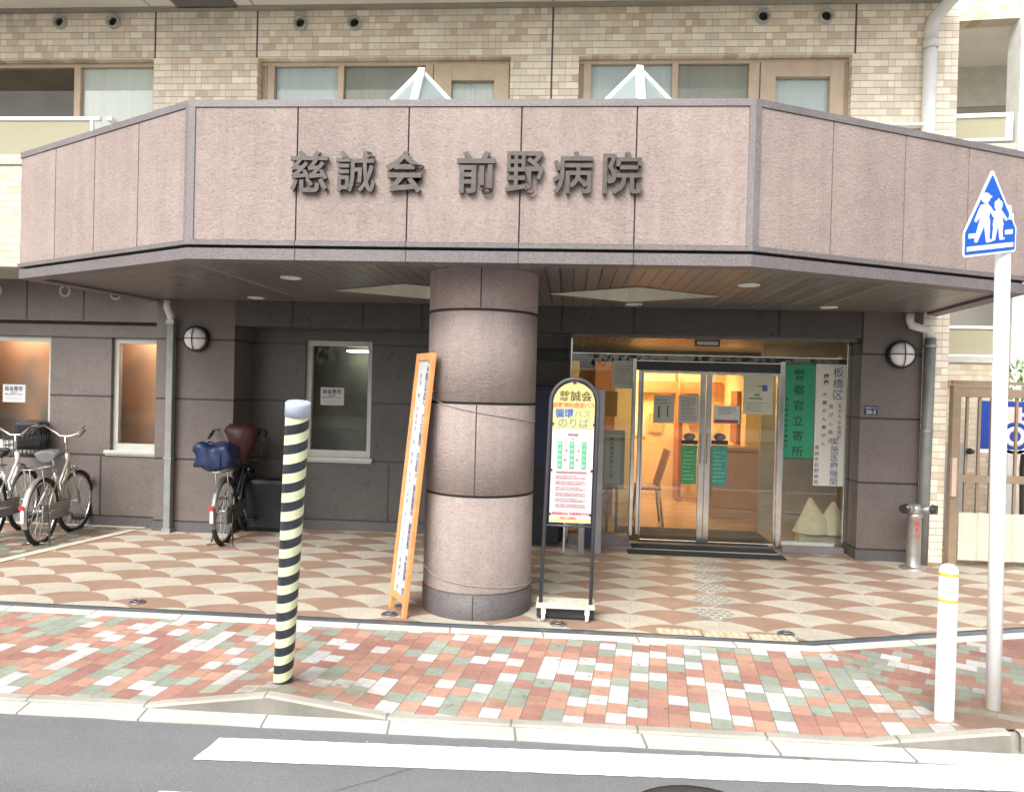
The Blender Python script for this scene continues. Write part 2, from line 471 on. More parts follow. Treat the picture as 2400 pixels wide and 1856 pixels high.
PAVER = pavers('block_paving_turned', -62, .92, 2)
PAVEL = pavers('block_paving_worn', 78, .95, 1)

def asphalt():
    m = M('asphalt', (.2, .2, .205), .85)
    n = m.noise(220, 3, .7); n2 = m.noise(1.3, 4, .6)
    m.col = m.ramp(n, [(.3, (.15, .153, .160)), (.7, (.21, .213, .220))])
    m.col = m.mix(1, m.col, m.ramp(n2, [(.3, .9), (.7, 1.07)]), 'MULTIPLY')
    v = m.node('ShaderNodeTexVoronoi'); v.inputs['Scale'].default_value = 9; m.nt.links.new(m.pos(), v.inputs['Vector'])
    chip = m.e(v.outputs['Distance']).lt(.045)*m.white(v.outputs['Position']).gt(.72)
    m.col = m.mix(chip*.8, m.col, (.6, .6, .58))
    pit = m.ramp(m.noise(70, 2), [(.66, 0.), (.72, .55)]); m.col = m.mix(m.e(pit), m.col, (.1, .1, .1))
    ve = m.node('ShaderNodeTexVoronoi'); ve.feature = 'DISTANCE_TO_EDGE'; ve.inputs['Scale'].default_value = .85
    wv = m.noise(2.2, 4, .6); x, y, z = m.xyz(); m.nt.links.new(m.vec(x+wv*.9, y+wv*.7, 0), ve.inputs['Vector'])
    cr = m.e(ve.outputs['Distance']).lt(.006)*m.noise(.9, 2).gt(.52); m.col = m.mix(cr*.6, m.col, (.07, .07, .07))
    tw = m.ramp(m.noise(1.4, 4, .6, (.12, 1.6, 1)), [(.35, .92), (.65, 1.06)]); m.col = m.mix(1, m.col, tw, 'MULTIPLY')
    ag = m.ramp(m.noise(120, 1, .4), [(.62, 0.), (.68, .45)]); m.col = m.mix(m.e(ag), m.col, (.36, .36, .355))
    m.bump(n, .6, .008); return m.done()
ASPHALT = asphalt()
def paint_white():
    m = M('road_paint', (.72, .72, .71), .6)
    n = m.noise(45, 4, .7); m.col = m.mix(m.e(m.ramp(n, [(.62, 0.), (.70, .45)])), m.col, (.33, .33, .33)); m.vary(2, .07); sc = m.ramp(m.noise(5, 6, .8, (.25, 1.4, 1)), [(.60, 0.), (.70, .35)]); m.col = m.mix(m.e(sc), m.col, (.42, .42, .42))
    m.bump(n, .2, .003); return m.done()
ROADPAINT = paint_white()
def concrete(name, c, joint=None, amt=.14, yy=False):
    m = M(name, c, .8); n = m.noise(70, 4, .7)
    m.vary(2.2, amt, rough=.65); m.col = m.mix(1, m.col, m.ramp(n, [(.3, .9), (.7, 1.07)]), 'MULTIPLY')
    if joint:
        x, y, z = m.xyz(); q = (x-joint[1])/joint[0] + (y-3.5)*joint[2]
        j = ((q.fract()-.5).abs()*joint[0]).lt(.006); m.col = m.mix(j*.8, m.col, (.14, .13, .11))
    m.bump(n, .25, .006); return m.done()
KERBF = concrete('kerb_face_dirt_shade', (.20, .19, .165), None, .3)  # dirt on the kerb face, with the face's shade put into the colour
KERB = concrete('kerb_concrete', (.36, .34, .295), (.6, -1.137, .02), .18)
GUTTER = concrete('gutter_concrete', (.50, .49, .45), (.6, -1.11, .22), .1)
EDGING = concrete('edging_stone', (.62, .59, .51), (.6, .33, .2), .08)
CONC = concrete('concrete', (.4, .39, .36))
SLAB = concrete('balcony_concrete', (.46, .44, .38))

WHITE = simple('white_paint', (.85, .86, .86), .35, amt=.04)
WHITEM = simple('white_plastic', (.7, .72, .72), .4, amt=.05)
FRAME = simple('bronze_aluminium', (.42, .33, .25), .4, .3, .07)
FRAMEL = simple('beige_aluminium', (.56, .44, .33), .42, .2, .07)
SILVER = simple('satin_aluminium', (.46, .46, .42), .4, .15, .06)
CHROME = simple('polished_steel', (.62, .61, .58), .16, 1., .1, 14)
STEEL = simple('galvanised_steel', (.36, .36, .34), .42, .7, .18, 12)
PIPE = simple('grey_pipe', (.235, .245, .225), .5, .2, .15, 6)
PIPEW = simple('cream_pipe', (.70, .70, .66), .45, amt=.06)
BLACK = simple('black_paint', (.02, .021, .024), .4, amt=.15)
DKGREY = simple('dark_grey_paint', (.062, .064, .075), .4, .2, .12)
RUBBER = simple('black_rubber', (.018, .018, .018), .75, amt=.2)
GOLD = simple('yellow_band', (.72, .47, .05), .4)
ORANGE = simple('orange_wood', (.66, .30, .11), .55, amt=.14, scale=14)
PAPER = simple('white_paper', (.50, .50, .51), .7, amt=.03)
PAPERG = simple('grey_green_paper', (.40, .41, .36), .8, amt=.1, scale=4)
PAPERY = simple('cream_paper', (.56, .53, .36), .7, amt=.08)
BANNERW = simple('white_banner_cloth', (.62, .60, .55), .7, amt=.05, scale=3)
GREEN = simple('green_banner_cloth', (.018, .26, .13), .6, amt=.08, scale=3)
GREEN2 = simple('green_sticker', (.05, .28, .10), .5, amt=.2, scale=20)
TEAL = simple('teal_sticker', (.05, .25, .20), .5, amt=.2, scale=20)
INK = simple('black_ink', (.02, .022, .025), .6)
INKB = simple('blue_ink', (.03, .09, .30), .6)
INKG = simple('dark_green_ink', (.004, .035, .028), .6)
INKBR = simple('brown_ink', (.12, .085, .02), .6)
INKO = simple('orange_ink', (.50, .13, .04), .6)
INKR = simple('red_ink', (.62, .07, .08), .6)
INKP = simple('pink_ink', (.74, .50, .52), .6)
SIGNY = simple('sign_yellow', (.50, .455, .19), .5, amt=.03)
SIGNG = simple('sign_green', (.09, .36, .19), .5, amt=.05)
SIGNBLUE = simple('road_sign_blue', (.0, .11, .60), .35, amt=.03)
PLATEB = simple('enamel_blue', (.012, .022, .10), .35)
LETTER = simple('bronze_letters', (.075, .064, .058), .45, .35, .2, 30)
OLIVE = frosted('olive_balcony_panel', (.62, .59, .44), .8, .8)
GLASS = glass('door_glass', (.80, .86, .82), 2.4, 1.55)
GLASSW = glass('window_glass', (.86, .90, .88), .8, 1.5)
GLASSP = frosted('skylight_glass', (.62, .74, .76), .45, 1.5)
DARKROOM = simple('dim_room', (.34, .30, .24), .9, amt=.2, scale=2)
def curtain(name, c, amt=.12):
    m = M(name, c, .9); x, y, z = m.xyz()
    n = m.noise(9, 2, .5, (1, 1, .06)); m.col = m.mix(1, m.col, m.ramp(n, [(.3, 1-amt), (.7, 1+amt)]), 'MULTIPLY'); m.bump(n, .6, .05); return m.done()
CURT = curtain('pale_curtain', (.88, .91, .88), .04)
CURTB = curtain('bluish_curtain', (.84, .89, .91), .04)
CURTD = curtain('grey_curtain', (.56, .54, .49), .06)
def screen(name, stops, scale=1.6):
    m = M(name, (.5, .3, .2), .8); n = m.noise(scale, 2, .4, (1.2, 1, .8)); m.col = m.ramp(n, stops); return m.done()
OSCREEN = screen('orange_blind', [(.40, (.26, .25, .23)), (.56, (.60, .33, .21))])
OSCREEN2 = screen('orange_partition', [(.30, (.32, .27, .24)), (.48, (.66, .38, .24))])
WALLO = simple('orange_lobby_wall', (.88, .66, .36), .7, amt=.1, scale=2.5, local=False)
WALLB = simple('brown_lobby_panel', (.42, .16, .07), .6, amt=.12, scale=4, local=False)
LFLOOR = simple('lobby_floor', (.50, .33, .20), .22, amt=.1, scale=3, local=False)
LCEIL = simple('lobby_ceiling', (.7, .6, .45), .8, local=False)
CREAM = simple('cream_cloth', (.66, .62, .48), .85, amt=.12, scale=8)
MATB = simple('black_doormat', (.018, .022, .028), .9, amt=.25, scale=60)
NAVY = simple('navy_panel', (.012, .016, .05), .4)
LAMPON = emit('warm_lobby_light', (1, .74, .38), 32.0)
FLUOR = emit('fluorescent_lamp', (.95, 1, .8), 3.5)
BROWNM = simple('brown_gate_metal', (.30, .22, .155), .45, .2, .1)

# =================================================================== SETTING
def road_y(x): return 3.478+.017*x          # outer edge of the gutter
def face_y(x): return 3.583+.017*x          # kerb face
def back_y(x): return 3.632+.017*x          # back of the kerb stone
ZR = -.05
def kerb_z(x):
    z = -.022
    d = abs(x+1.42)
    if d < .6: z = max(z, -.022+.078*(1-d/.6))
    if x > 1.42: z = max(z, min(.056, -.022+.078*(x-1.42)/.6))
    if x < -6: z = max(z, min(.056, -.022+.078*(-6-x)/.6))
    return z
b = B(); b.face([(-600, -600, -.3), (600, -600, -.3), (600, 600, -.3), (-600, 600, -.3)])
obj('ground', b, CONC, kind='structure')
b = B(); b.face([(-60, -9, ZR), (60, -9, ZR), (60, 3.6, ZR), (-60, 3.6, ZR)])
obj('road', b, ASPHALT, kind='structure')
# gutter: a slab a few mm proud of the asphalt with a slightly ragged outer edge
b = B(); xs = [-12+.1*i for i in range(241)]
prev = None
for x in xs:
    o = road_y(x)+random.uniform(-.004, .004)
    cur = ((x, o, ZR-.02), (x, o, ZR+.008), (x, face_y(x)+.004, ZR+.014))
    if prev:
        for i in range(2): b.face([prev[i], cur[i], cur[i+1], prev[i+1]])
    prev = cur
obj('gutter', b, GUTTER, kind='structure')
# kerb with dropped entrance, raised wedge at the striped guard and raised end on the right
b = B(); prev = None; kx = sorted(set([-12+.12*i for i in range(201) if abs(-12+.12*i-2.08) > .06]+[-2.02, -1.42, -.82, 1.42, 2.02, 2.052, 2.098]))
for x in kx:
    z = kerb_z(x); f = face_y(x)
    cur = ((x, f, ZR-.02), (x, f+.004, z-.012), (x, f+.014, z-.002), (x, back_y(x)+.01, z), (x, back_y(x)+.01, z-.1))
    if prev and not (2.06 < (x+prev[0][0])/2 < 2.09):
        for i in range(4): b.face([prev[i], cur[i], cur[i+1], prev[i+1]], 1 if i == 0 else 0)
    prev = cur
b.box(2.0, 2.15, back_y(2.07)+.0, back_y(2.07)+.03, -.12, .04); b.box(2.03, 2.12, face_y(2.07), back_y(2.07), -.06, -.04)
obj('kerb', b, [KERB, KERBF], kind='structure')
# pavement surface following the kerb
EDGE = [(-14, 4.765), (1.585, 4.795), (2.89, 5.222), (9, 7.22)]     # front of the edging stone
def edge_y(x):
    for (xa, ya), (xb, yb) in zip(EDGE, EDGE[1:]):
        if x <= xb: return ya+(yb-ya)*(x-xa)/(xb-xa)
    return EDGE[-1][1]
def pave_z(x, y):
    y0 = back_y(x); t = max(0, min(1, (y-y0)/(4.78-y0)))
    base = -.022*(1-t)
    k = kerb_z(x)+.022
    return base-.001+k*max(0, 1-(y-y0)/.9)**1.5
def pave(x0f, x1f, nx, ny, mat, name):
    b = B(); g = []
    for i in range(nx+1):
        col = []
        for j in range(ny+1):
            # x limits may lean with y
            s = j/ny
            xm = x0f(s)+(x1f(s)-x0f(s))*i/nx
            y = back_y(xm)+(edge_y(xm)-back_y(xm))*s
            col.append(b.b.verts.new((xm, y, pave_z(xm, y))))
        g.append(col)
    for i in range(nx):
        for j in range(ny): b.b.faces.new((g[i][j], g[i+1][j], g[i+1][j+1], g[i][j+1])).smooth = True
    obj(name, b, mat, kind='structure')
dl = lambda s: 1.90+(1.64-1.90)*s
pave(lambda s: -12, dl, 140, 12, PAVE, 'pavement')
pave(dl, lambda s: 9, 80, 12, PAVER, 'side_pavement')
# edging stone and drain channel
def strip(off0, off1, z0, z1, mat, name):
    def line(o):
        pts = []
        for i, (x, y) in enumerate(EDGE):
            ds = []
            for k in (i-1, i):
                if 0 <= k < len(EDGE)-1:
                    d = Vector((EDGE[k+1][0]-EDGE[k][0], EDGE[k+1][1]-EDGE[k][1])).normalized(); ds.append(Vector((-d.y, d.x)))
            n = sum(ds, Vector((0, 0))).normalized()
            pts.append((x+n.x*o, y+n.y*o))
        return pts
    a, c = line(off0), line(off1); b = B()
    for i in range(len(a)-1):
        b.face([(*a[i], z1), (*a[i+1], z1), (*c[i+1], z1), (*c[i], z1)])
        b.face([(*a[i], z0), (*a[i+1], z0), (*a[i+1], z1), (*a[i], z1)])
        b.face([(*c[i], z1), (*c[i+1], z1), (*c[i+1], z0), (*c[i], z0)])
    return obj(name, b, mat, kind='structure')
strip(0, .085, -.05, .006, EDGING, 'edging_stone')
def drain():
    m = M('drain_grating', (.2, .235, .29), .45, .6); x, y, z = m.xyz()
    f = (x/.02).fract().lt(.45); m.col = m.mix(f*.4, m.col, (.06, .07, .09)); m.vary(4, .25); return m.done()
DRAIN = drain()
strip(.0855, .125, -.05, .003, DRAIN, 'drain_channel'); 
strip(.1255, .195, -.05, -.004, simple('drain_channel_metal', (.26, .29, .34), .35, .7, .2, 3, False), 'drain_channel_lip')
# forecourt
EI = [(x, y+.19) for x, y in EDGE]
b = B(); b.face([(EI[0][0], EI[0][1], 0), (EI[1][0]-.02, EI[1][1], 0), (EI[2][0]-.05, EI[2][1], 0), (EI[3][0], EI[3][1], 0), (9, 13, 0), (-14, 13, 0)])
obj('forecourt', b, SCALLOP, kind='structure')
b = B(); b.face([(-5.02, 5.0, .004), (-4.83, 5.96, .004), (-4.505, 7.494, .004), (-4.47, 7.66, .004), (-14, 7.66, .004), (-14, 4.97, .004)])
obj('bicycle_parking_pavement', b, PAVEL, kind='structure')
b = B(); b.face([(-5.02, 5.0, .006), (-4.90, 5.0, .006), (-4.40, 7.52, .006), (-4.50, 7.52, .006)])
b.face([(-14, 7.575, .007), (-4.4, 7.575, .007), (-4.4, 7.655, .007), (-14, 7.655, .007)])
obj('parking_border_strip', b, concrete('cream_border', (.6, .54, .42)), kind='structure')
# crosswalk bars and a manhole
def bar(p, name):
    b = B(); q = []
    for i in range(len(p)):
        a, c = Vector(p[i]), Vector(p[(i+1) % len(p)]); n = max(2, int((c-a).length/.03)); d = (c-a).normalized(); nn = Vector((-d.y, d.x))
        q += [a+(c-a)*k/n+nn*random.uniform(-.0028, .0028) for k in range(n)]
    b.face([(v.x, v.y, ZR+.004) for v in q])
    return obj(name, b, ROADPAINT, kind='structure')
bar([(-1.566, 3.118), (6, 3.50), (6, 3.92-.21), (-1.543, 3.323)], 'crosswalk_bar')
bar([(-1.60, 2.46), (6, 2.84), (6, 3.20), (1.0, 2.965), (-1.57, 2.862)], 'crosswalk_bar')
b = B(); b.lathe([(.30, 0), (.30, .009), (.27, .009), (.265, .006), (0.001, .006)], (.53, 2.86, ZR), 48)
o = obj('manhole_cover', b, simple('cast_iron', (.055, .048, .045), .6, .3, .25, 12)); origin(o, (.53, 2.86, ZR)); tag(o, 'round iron manhole cover at the lower edge of the crosswalk', 'manhole cover')

# =================================================================== HOSPITAL BUILDING
P = 7.53
bld = thing('hospital_building', 'beige tiled hospital building with dark granite ground floor behind the entrance canopy', 'building', (0, 7.53, 0))
W1 = (-9, -4.348, 3.3, 4.845); W2 = (-3.252, -.673, 3.3, 4.845); W3 = (.004, 2.609, 3.3, 4.845)
b = B().holes(-9.4, -4.262, 2.606, 6.6, [W1], P, .25); b.holes(-4.2619, 3.583, 2.44, 6.6, [W2, W3], P, .25)
obj('upper_wall', b, BRICK, bld)
b = B(); b.box(3.345, 3.583, P, P+.3, 0, 2.4395); obj('tiled_corner', b, BRICK, bld)
b = B(); b.face([(3.5832, P, 0), (3.5832, 13, 0), (3.5832, 13, 6.6), (3.5832, P, 6.6)]); obj('side_wall', b, BRICKY, bld)
LW = 7.66
G1 = (-6.35, -5.496, .80, 1.985); G2 = (-4.824, -4.20, .80, 1.985); G3 = (-2.837, -2.107, .775, 2.02)
b = B()
b.holes(-9.4, -4.2605, 0, 2.62, [(-6.35, -5.496, .80, 1.985), (-4.824, -4.2605, .80, 1.985)], LW, .2)
obj('granite_wall', b, WALLG, bld)
b = B(); b.box(-9.4, -4.2605, LW-.045, LW+.1, 2.15, 2.62); obj('frieze', b, WALLG, bld)
b = B(); b.box(-9.4, -4.2605, LW-.006, LW+.05, 2.115, 2.1495); obj('frieze_shadow', b, FRIEZESH, bld)  # dark strip painted as the shadow under the frieze
b = B(); b.box(-4.26, -3.43, P, 8.3, 0, 2.438); obj('granite_pier', b, WALLG, bld)
b = B(); b.box(2.785, 3.3445, P, 7.87, 0, 2.438); obj('granite_pier', b, WALLG, bld)
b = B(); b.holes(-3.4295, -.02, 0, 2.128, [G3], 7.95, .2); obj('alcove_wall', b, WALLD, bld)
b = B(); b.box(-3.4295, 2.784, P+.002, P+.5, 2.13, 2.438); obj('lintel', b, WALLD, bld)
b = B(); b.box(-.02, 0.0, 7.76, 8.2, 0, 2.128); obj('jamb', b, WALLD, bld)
b = B(); b.box(-9.4, -4.2605, LW-.012, LW+.05, 0, .1); b.box(-4.27, -3.42, P-.012, P+.05, 0, .1); b.box(-3.42, -.02, 7.938, 8, 0, .1); b.box(2.775, 3.3445, P-.012, P+.05, 0, .1)
split('plinth', b, PLINTH, bld)
b = B(); b.box(-.0, 2.784, P+.10, P+.2, 2.10, 2.129); obj('lintel_moulding', b, RIM, bld)
# balcony slab overhead
b = B(); b.box(-9.4, 3.42, 5.7, P-.001, 5.33, 5.5)
obj('upper_balcony_slab', b, UPSOFFIT, bld)
b = B(); b.box(-9.4, 3.42, 7.43, 7.52, 5.318, 5.329); 
for x in (-4.337, -3.262, -.264, 2.634): b.box(x-.006, x+.006, 5.95, 7.43, 5.326, 5.3295)
split('soffit_joint', b, simple('soffit_joint_paint', (.33, .31, .26), .8), bld)
b = B(); b.box(-4.06, -3.43, 7.0, 7.45, 5.318, 5.329); obj('soffit_hatch', b, simple('hatch_grey', (.16, .145, .135), .6), bld)
# vents with louvre rings
def vent(x, z, y, r=.068, slats=True):
    b = B(); b.lathe([(r*.62, 0), (r*.62, -.02), (r*.78, -.05), (r*1.0, -.045), (r*1.02, 0)], (x, y, z), 28, 'Y')
    v = obj('vent_cap', b, SILVER, bld)
    b = B(); b.lathe([(r*.63, -.004), (.0005, -.004)], (x, y, z), 24, 'Y'); 
    for k in range(-3, 4):
        h = (r*.6)**2-(k*r*.16)**2
        if h > 0: b.box(x-math.sqrt(h), x+math.sqrt(h), y-.014, y-.006, z+k*r*.16-.003, z+k*r*.16+.002)
    obj('grille', b, BLACK, v)
for x, z in ((-5.359, 5.221), (-4.781, 5.219), (-2.807, 5.185), (-2.253, 5.18), (1.759, 5.2), (2.348, 5.198)): vent(x, z, P)
for x, z in ((-6.079, 2.462), (-5.316, 2.462), (-4.76, 2.44)): vent(x, z, LW-.012, .062)
# upper windows: bronze aluminium, curtains behind
def upwin(x0, x1, bars, panes, name='window'):
    b = B(); y = P+.09
    b.box(x0, x1, y, y+.05, 4.80, 4.843, 1); b.box(x0, x1, y, y+.05, 3.3, 3.34, 0)
    for (a, c, pr, mi) in bars: b.box(a, c, y-pr, y+.05+.002*pr, 3.34, 4.80, mi)
    wnd = obj(name, b, [FRAME, FRAMEL, simple('window_shadow_frame', (.05, .04, .035), .6)], bld, bevel=.003)
    b = B()
    for (a, c, mt) in panes: b.face([(a, y+.03, 3.34), (c, y+.03, 3.34), (c, y+.03, 4.80), (a, y+.03, 4.80)])
    obj('pane', b, GLASSW, wnd)
    for (a, c, mt) in panes:
        b = B(); d = .045 if mt is not DARKROOM else .9
        n = 24
        for i in range(n):
            xa, xb = a+(c-a)*i/n, a+(c-a)*(i+1)/n
            f = .002 if mt is not DARKROOM else 0
            b.face([(xa, y+d+f*math.sin(i*1.9), 3.3), (xb, y+d+f*math.sin((i+1)*1.9), 3.3), (xb, y+d+f*math.sin((i+1)*1.9), 4.84), (xa, y+d+f*math.sin(i*1.9), 4.84)])
        if mt is DARKROOM:
            b.face([(a-2.6, y+d+.01, 3.2), (c+.1, y+d+.01, 3.2), (c+.1, y+d+.01, 4.9), (a-2.6, y+d+.01, 4.9)])
            b.face([(a-2.6, y+.06, 4.86), (c+.3, y+.06, 4.86), (c+.3, y+d+.01, 4.86), (a-2.6, y+d+.01, 4.86)]); b.face([(a-2.6, y+.06, 3.28), (a-2.6, y+d, 3.28), (a-2.6, y+d, 4.86), (a-2.6, y+.06, 4.86)]); b.face([(c+.05, y+.06, 3.28), (c+.05, y+d, 3.28), (c+.05, y+d, 4.86), (c+.05, y+.06, 4.86)])
        obj('curtain' if mt is not DARKROOM else 'room_back', b, mt, wnd)
    return wnd
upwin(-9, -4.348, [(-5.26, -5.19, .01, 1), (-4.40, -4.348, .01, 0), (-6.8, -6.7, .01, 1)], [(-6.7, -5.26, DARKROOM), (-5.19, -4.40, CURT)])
upwin(-3.252, -.673, [(-3.252, -3.19, -.01, 0), (-3.175, -3.10, .02, 0), (-2.44, -2.38, .01, 1), (-1.54, -1.46, .02, 1), (-1.45, -1.27, .03, 1), (-.84, -.69, .03, 1), (-.689, -.673, .01, 0)],
      [(-3.10, -2.44, CURTB), (-2.38, -1.54, CURTD), (-1.27, -.84, CURT)])
b = B(); b.box(-1.27, -.84, P+.065, P+.13, 4.64, 4.80); obj('door_head', b, FRAMEL, bld)
upwin(.004, 2.609, [(.004, .05, -.01, 0), (.05, .125, .02, 1), (.92, .98, .01, 1), (1.66, 1.76, .02, 1), (1.77, 1.915, .03, 1), (2.43, 2.56, .03, 1), (2.56, 2.609, .01, 0)],
      [(.125, .92, CURTB), (.98, 1.66, CURTD), (1.915, 2.43, CURTB)])
b = B(); b.box(1.915, 2.43, P+.065, P+.13, 4.66, 4.80); obj('door_head', b, FRAMEL, bld)
# ground floor windows
def gwin(x0, x1, z0, z1, y, back, lamp=None):
    b = B(); f = .055
    b.holes(x0+.001, x1-.001, z0+.001, z1-.001, [(x0+f, x1-f, z0+f*1.3, z1-f)], y+.05, .06)
    wnd = obj('window', b, SILVER, bld, bevel=.004)
    b = B(); b.face([(x0+f, y+.085, z0+f), (x1-f, y+.085, z0+f), (x1-f, y+.085, z1-f), (x0+f, y+.085, z1-f)]); obj('pane', b, GLASSW, wnd)
    b = B(); b.box(x0-.05, x1+.03, y-.035, y+.05, z0-.035, z0+.002); b.box(x0-.04, x1+.02, y-.02, y+.05, z0-.055, z0-.0351)
    obj('sill', b, SILVER, wnd, bevel=.004)
    b = B(); b.face([(x0-.4, y+.5, z0-.3), (x1+.4, y+.5, z0-.3), (x1+.4, y+.5, z1+.3), (x0-.4, y+.5, z1+.3)])
    b.face([(x0-.4, y+.201, z1+.2), (x1+.4, y+.201, z1+.2), (x1+.4, y+.5, z1+.2), (x0-.4, y+.5, z1+.2)])
    obj('blind', b, back, wnd)
    if lamp:
        b = B(); b.box(x0+lamp[0], x0+lamp[1], y+.24, y+.40, z1+lamp[2]-.02, z1+lamp[2]); obj('room_lamp', b, lamp[3], wnd)
    return wnd
RL = emit('room_lamp_warm', (1, .8, .62), 9.0)
gwin(*G1, LW, OSCREEN, (.05, .5, .1, RL))
gwin(-4.824, -4.262, .80, 1.985, LW, OSCREEN2, (.05, .55, .1, RL))
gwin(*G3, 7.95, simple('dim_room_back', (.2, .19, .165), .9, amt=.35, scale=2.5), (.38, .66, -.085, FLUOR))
# left balcony (projecting brick parapet, glass panel, white rails)
b = B(); b.box(-9.4, -4.50, 6.75, 6.9, 2.605, 3.53); obj('balcony_parapet', b, BRICKP, bld)
b = B(); b.box(-9.4, -4.48, 6.74, LW, 2.58, 2.604); b.box(-9.4, -4.49, 6.73, 6.92, 3.531, 3.60, 0); split('balcony_slab', b, SLAB, bld)
b = B(); b.box(-9.4, -4.42, 6.76, 6.80, 3.95, 3.985); b.box(-9.4, -4.5, 6.765, 6.795, 3.601, 3.63)
for x in (-4.50, -5.9, -7.3): b.box(x-.015, x+.015, 6.765, 6.795, 3.63, 3.95)
b.box(-4.36, -4.30, 6.76, 7.5, 3.95, 3.985)
obj('balcony_rail', b, WHITE, bld, bevel=.004)
b = B(); b.box(-9.4, -4.53, 6.776, 6.784, 3.635, 3.945); obj('balcony_glass', b, OLIVE, bld)
b = B(); b.box(2.72, 3.24, 7.42, 7.5, 4.13, 4.155); obj('ledge_flashing', b, WHITE, bld)
# lobby interior
def lobby():
    y0, y1 = 8.02, 11.4
    b = B(); b.face([(-.6, 7.9, .012), (3.5, 7.9, .012), (3.5, y1, .012), (-.6, y1, .012)]); obj('lobby_floor', b, LFLOOR, bld)
    b = B(); b.face([(-.6, 10.55, 1.92), (-.6, y1, 1.92), (3.5, y1, 1.92), (3.5, 10.55, 1.92)]); obj('lobby_ceiling', b, LCEIL, bld)
    b = B(); b.face([(-.6, y1, 0), (3.5, y1, 0), (3.5, y1, 1.92), (-.6, y1, 1.92)]); b.face([(-.6, 8, 0), (-.6, y1, 0), (-.6, y1, 1.92), (-.6, 8, 1.92)]); b.face([(3.5, 8.3, 0), (3.5, 8.3, 1.92), (3.5, y1, 1.92), (3.5, y1, 0)])
    b.box(.55, .80, 9.3, 11.3, 0, 1.9)            # partition
    b.box(2.25, 2.5, 9.9, 11.3, 0, 1.9)
    b.box(-.55, .1, 8.6, 9.0, 0, 1.9)
    obj('lobby_wall', b, WALLO, bld)
    b = B(); b.box(1.0, 2.2, 11.25, 11.39, 1.55, 1.72); b.box(.3, .54, 9.2, 9.5, 1.0, 1.95); b.box(1.55, 1.6, 10.9, 11.39, 0, 1.9); b.box(2.2, 2.24, 10.2, 10.6, .9, 1.6)
    split('lobby_panel', b, WALLB, bld)
    b = B(); b.box(2.16, 3.4, 8.75, 8.85, 0, 2.12); obj('reflection_panel', b, simple('reflection_grey', (.30, .27, .225), .4, amt=.2, scale=3, local=False), bld)  # added panel, darkens the right pane like the outdoor reflection
    b = B(); b.box(.56, 2.14, 7.92, 8.75, .013, .022); obj('inner_mat', b, simple('inner_mat_brown', (.055, .045, .038), .9, amt=.3, scale=40), bld)
    b = B(); b.box(1.7, 2.6, 9.6, 9.98, 0, .86); b.box(1.62, 2.66, 9.55, 10.0, .861, .90); obj('reception_counter', b, [simple('counter_wood', (.42, .25, .13), .5), ], bld)
    LP_ = [simple('lobby_poster_white', (.7, .66, .55), .7), simple('lobby_poster_amber', (.62, .42, .2), .7), simple('lobby_poster_brown', (.5, .25, .12), .7)]
    for i, (px, pz, pw, ph) in enumerate(((1.02, 1.05, .22, .3), (1.28, 1.1, .2, .28), (1.9, 1.2, .25, .36), (2.12, .8, .12, .5), (1.72, 1.25, .14, .2))):
        b = B(); b.box(px-pw/2, px+pw/2, 11.37, 11.386, pz-ph/2, pz+ph/2); obj('lobby_poster', b, LP_[i % 3], bld)
    b = B(); b.box(.72, 2.06, 7.905, 7.93, 1.795, 1.865); obj('lobby_light', b, LAMPON, bld)  # added lamp, hidden behind the door header to light the lobby
    b = B(); b.box(.70, 2.08, 7.885, 7.9045, 1.79, 1.8745); b.box(.70, 2.08, 7.9045, 8.10, 1.867, 1.8745); obj('lamp_shield', b, BLACK, bld)  # added casing and top shield, block the hidden lamp outward and upward
    b = B(); b.box(-.6, 3.4, 7.875, 7.884, 1.865, 1.945); obj('dark_reflection', b, simple('reflection_dark', (.022, .028, .024), .3), bld)  # added strip, dark mirrored trees put into its colour
    b = B()
    for x in (.9, 1.6, 2.9): b.box(x-.2, x+.2, 10.75, 11.1, 1.90, 1.915)
    split('lobby_light', b, LAMPON, bld)
    b = B(); b.box(-.6, 3.5, 10.5, 10.55, 1.86, 2.13); obj('bulkhead', b, simple('bulkhead_dark', (.05, .048, .045), .8), bld)
    b = B(); b.face([(-.6, 7.86, 2.126), (3.5, 7.86, 2.126), (3.5, 10.5, 2.126), (-.6, 10.5, 2.126)]); obj('windbreak_ceiling', b, SOFFITL, bld)
lobby()

# =================================================================== GLASS ENTRANCE
GY = 7.81
ent = thing('glass_entrance', 'glazed hospital entrance with steel framed sliding doors and warm lobby light behind', 'entrance', (1.4, GY, 0))
def framebox(b, x0, x1, z0, z1, y=GY, d=.05): b.box(x0, x1, y-d/2, y+d/2, z0, z1)
b = B()
framebox(b, -.012, .018, 0, 2.125); framebox(b, 2.742, 2.783, .1, 2.09); framebox(b, .63, .668, .1, 1.90, GY, .07); framebox(b, .70, .735, .1, 1.90, GY+.05, .04)
framebox(b, 2.092, 2.142, .05, 1.90, GY, .07)
framebox(b, .018, 2.742, 1.935, 1.95); framebox(b, .668, 2.092, 1.872, 1.885, GY-.012, .04)
obj('door_frame', b, CHROME, ent, bevel=.004)
b = B(); framebox(b, .668, 2.092, 1.785, 1.871, GY+.04, .1); obj('door_header', b, BLACK, ent, bevel=.004)
b = B(); b.box(.018, .63, GY-.12, GY+.1, 0, .105); b.box(2.142, 2.74, GY-.10, GY+.1, 0, .07); split('threshold_plinth', b, RIMDK, ent, bevel=.006)
b = B(); b.box(2.142, 2.66, GY-.06, GY+.05, .0705, .105); split('sill_strip', b, SILVER, ent, bevel=.004)
b = B(); b.box(.6305, 2.1415, GY-.055, GY+.1, 0, .022); obj('door_track', b, RIMDK, ent)
b = B()
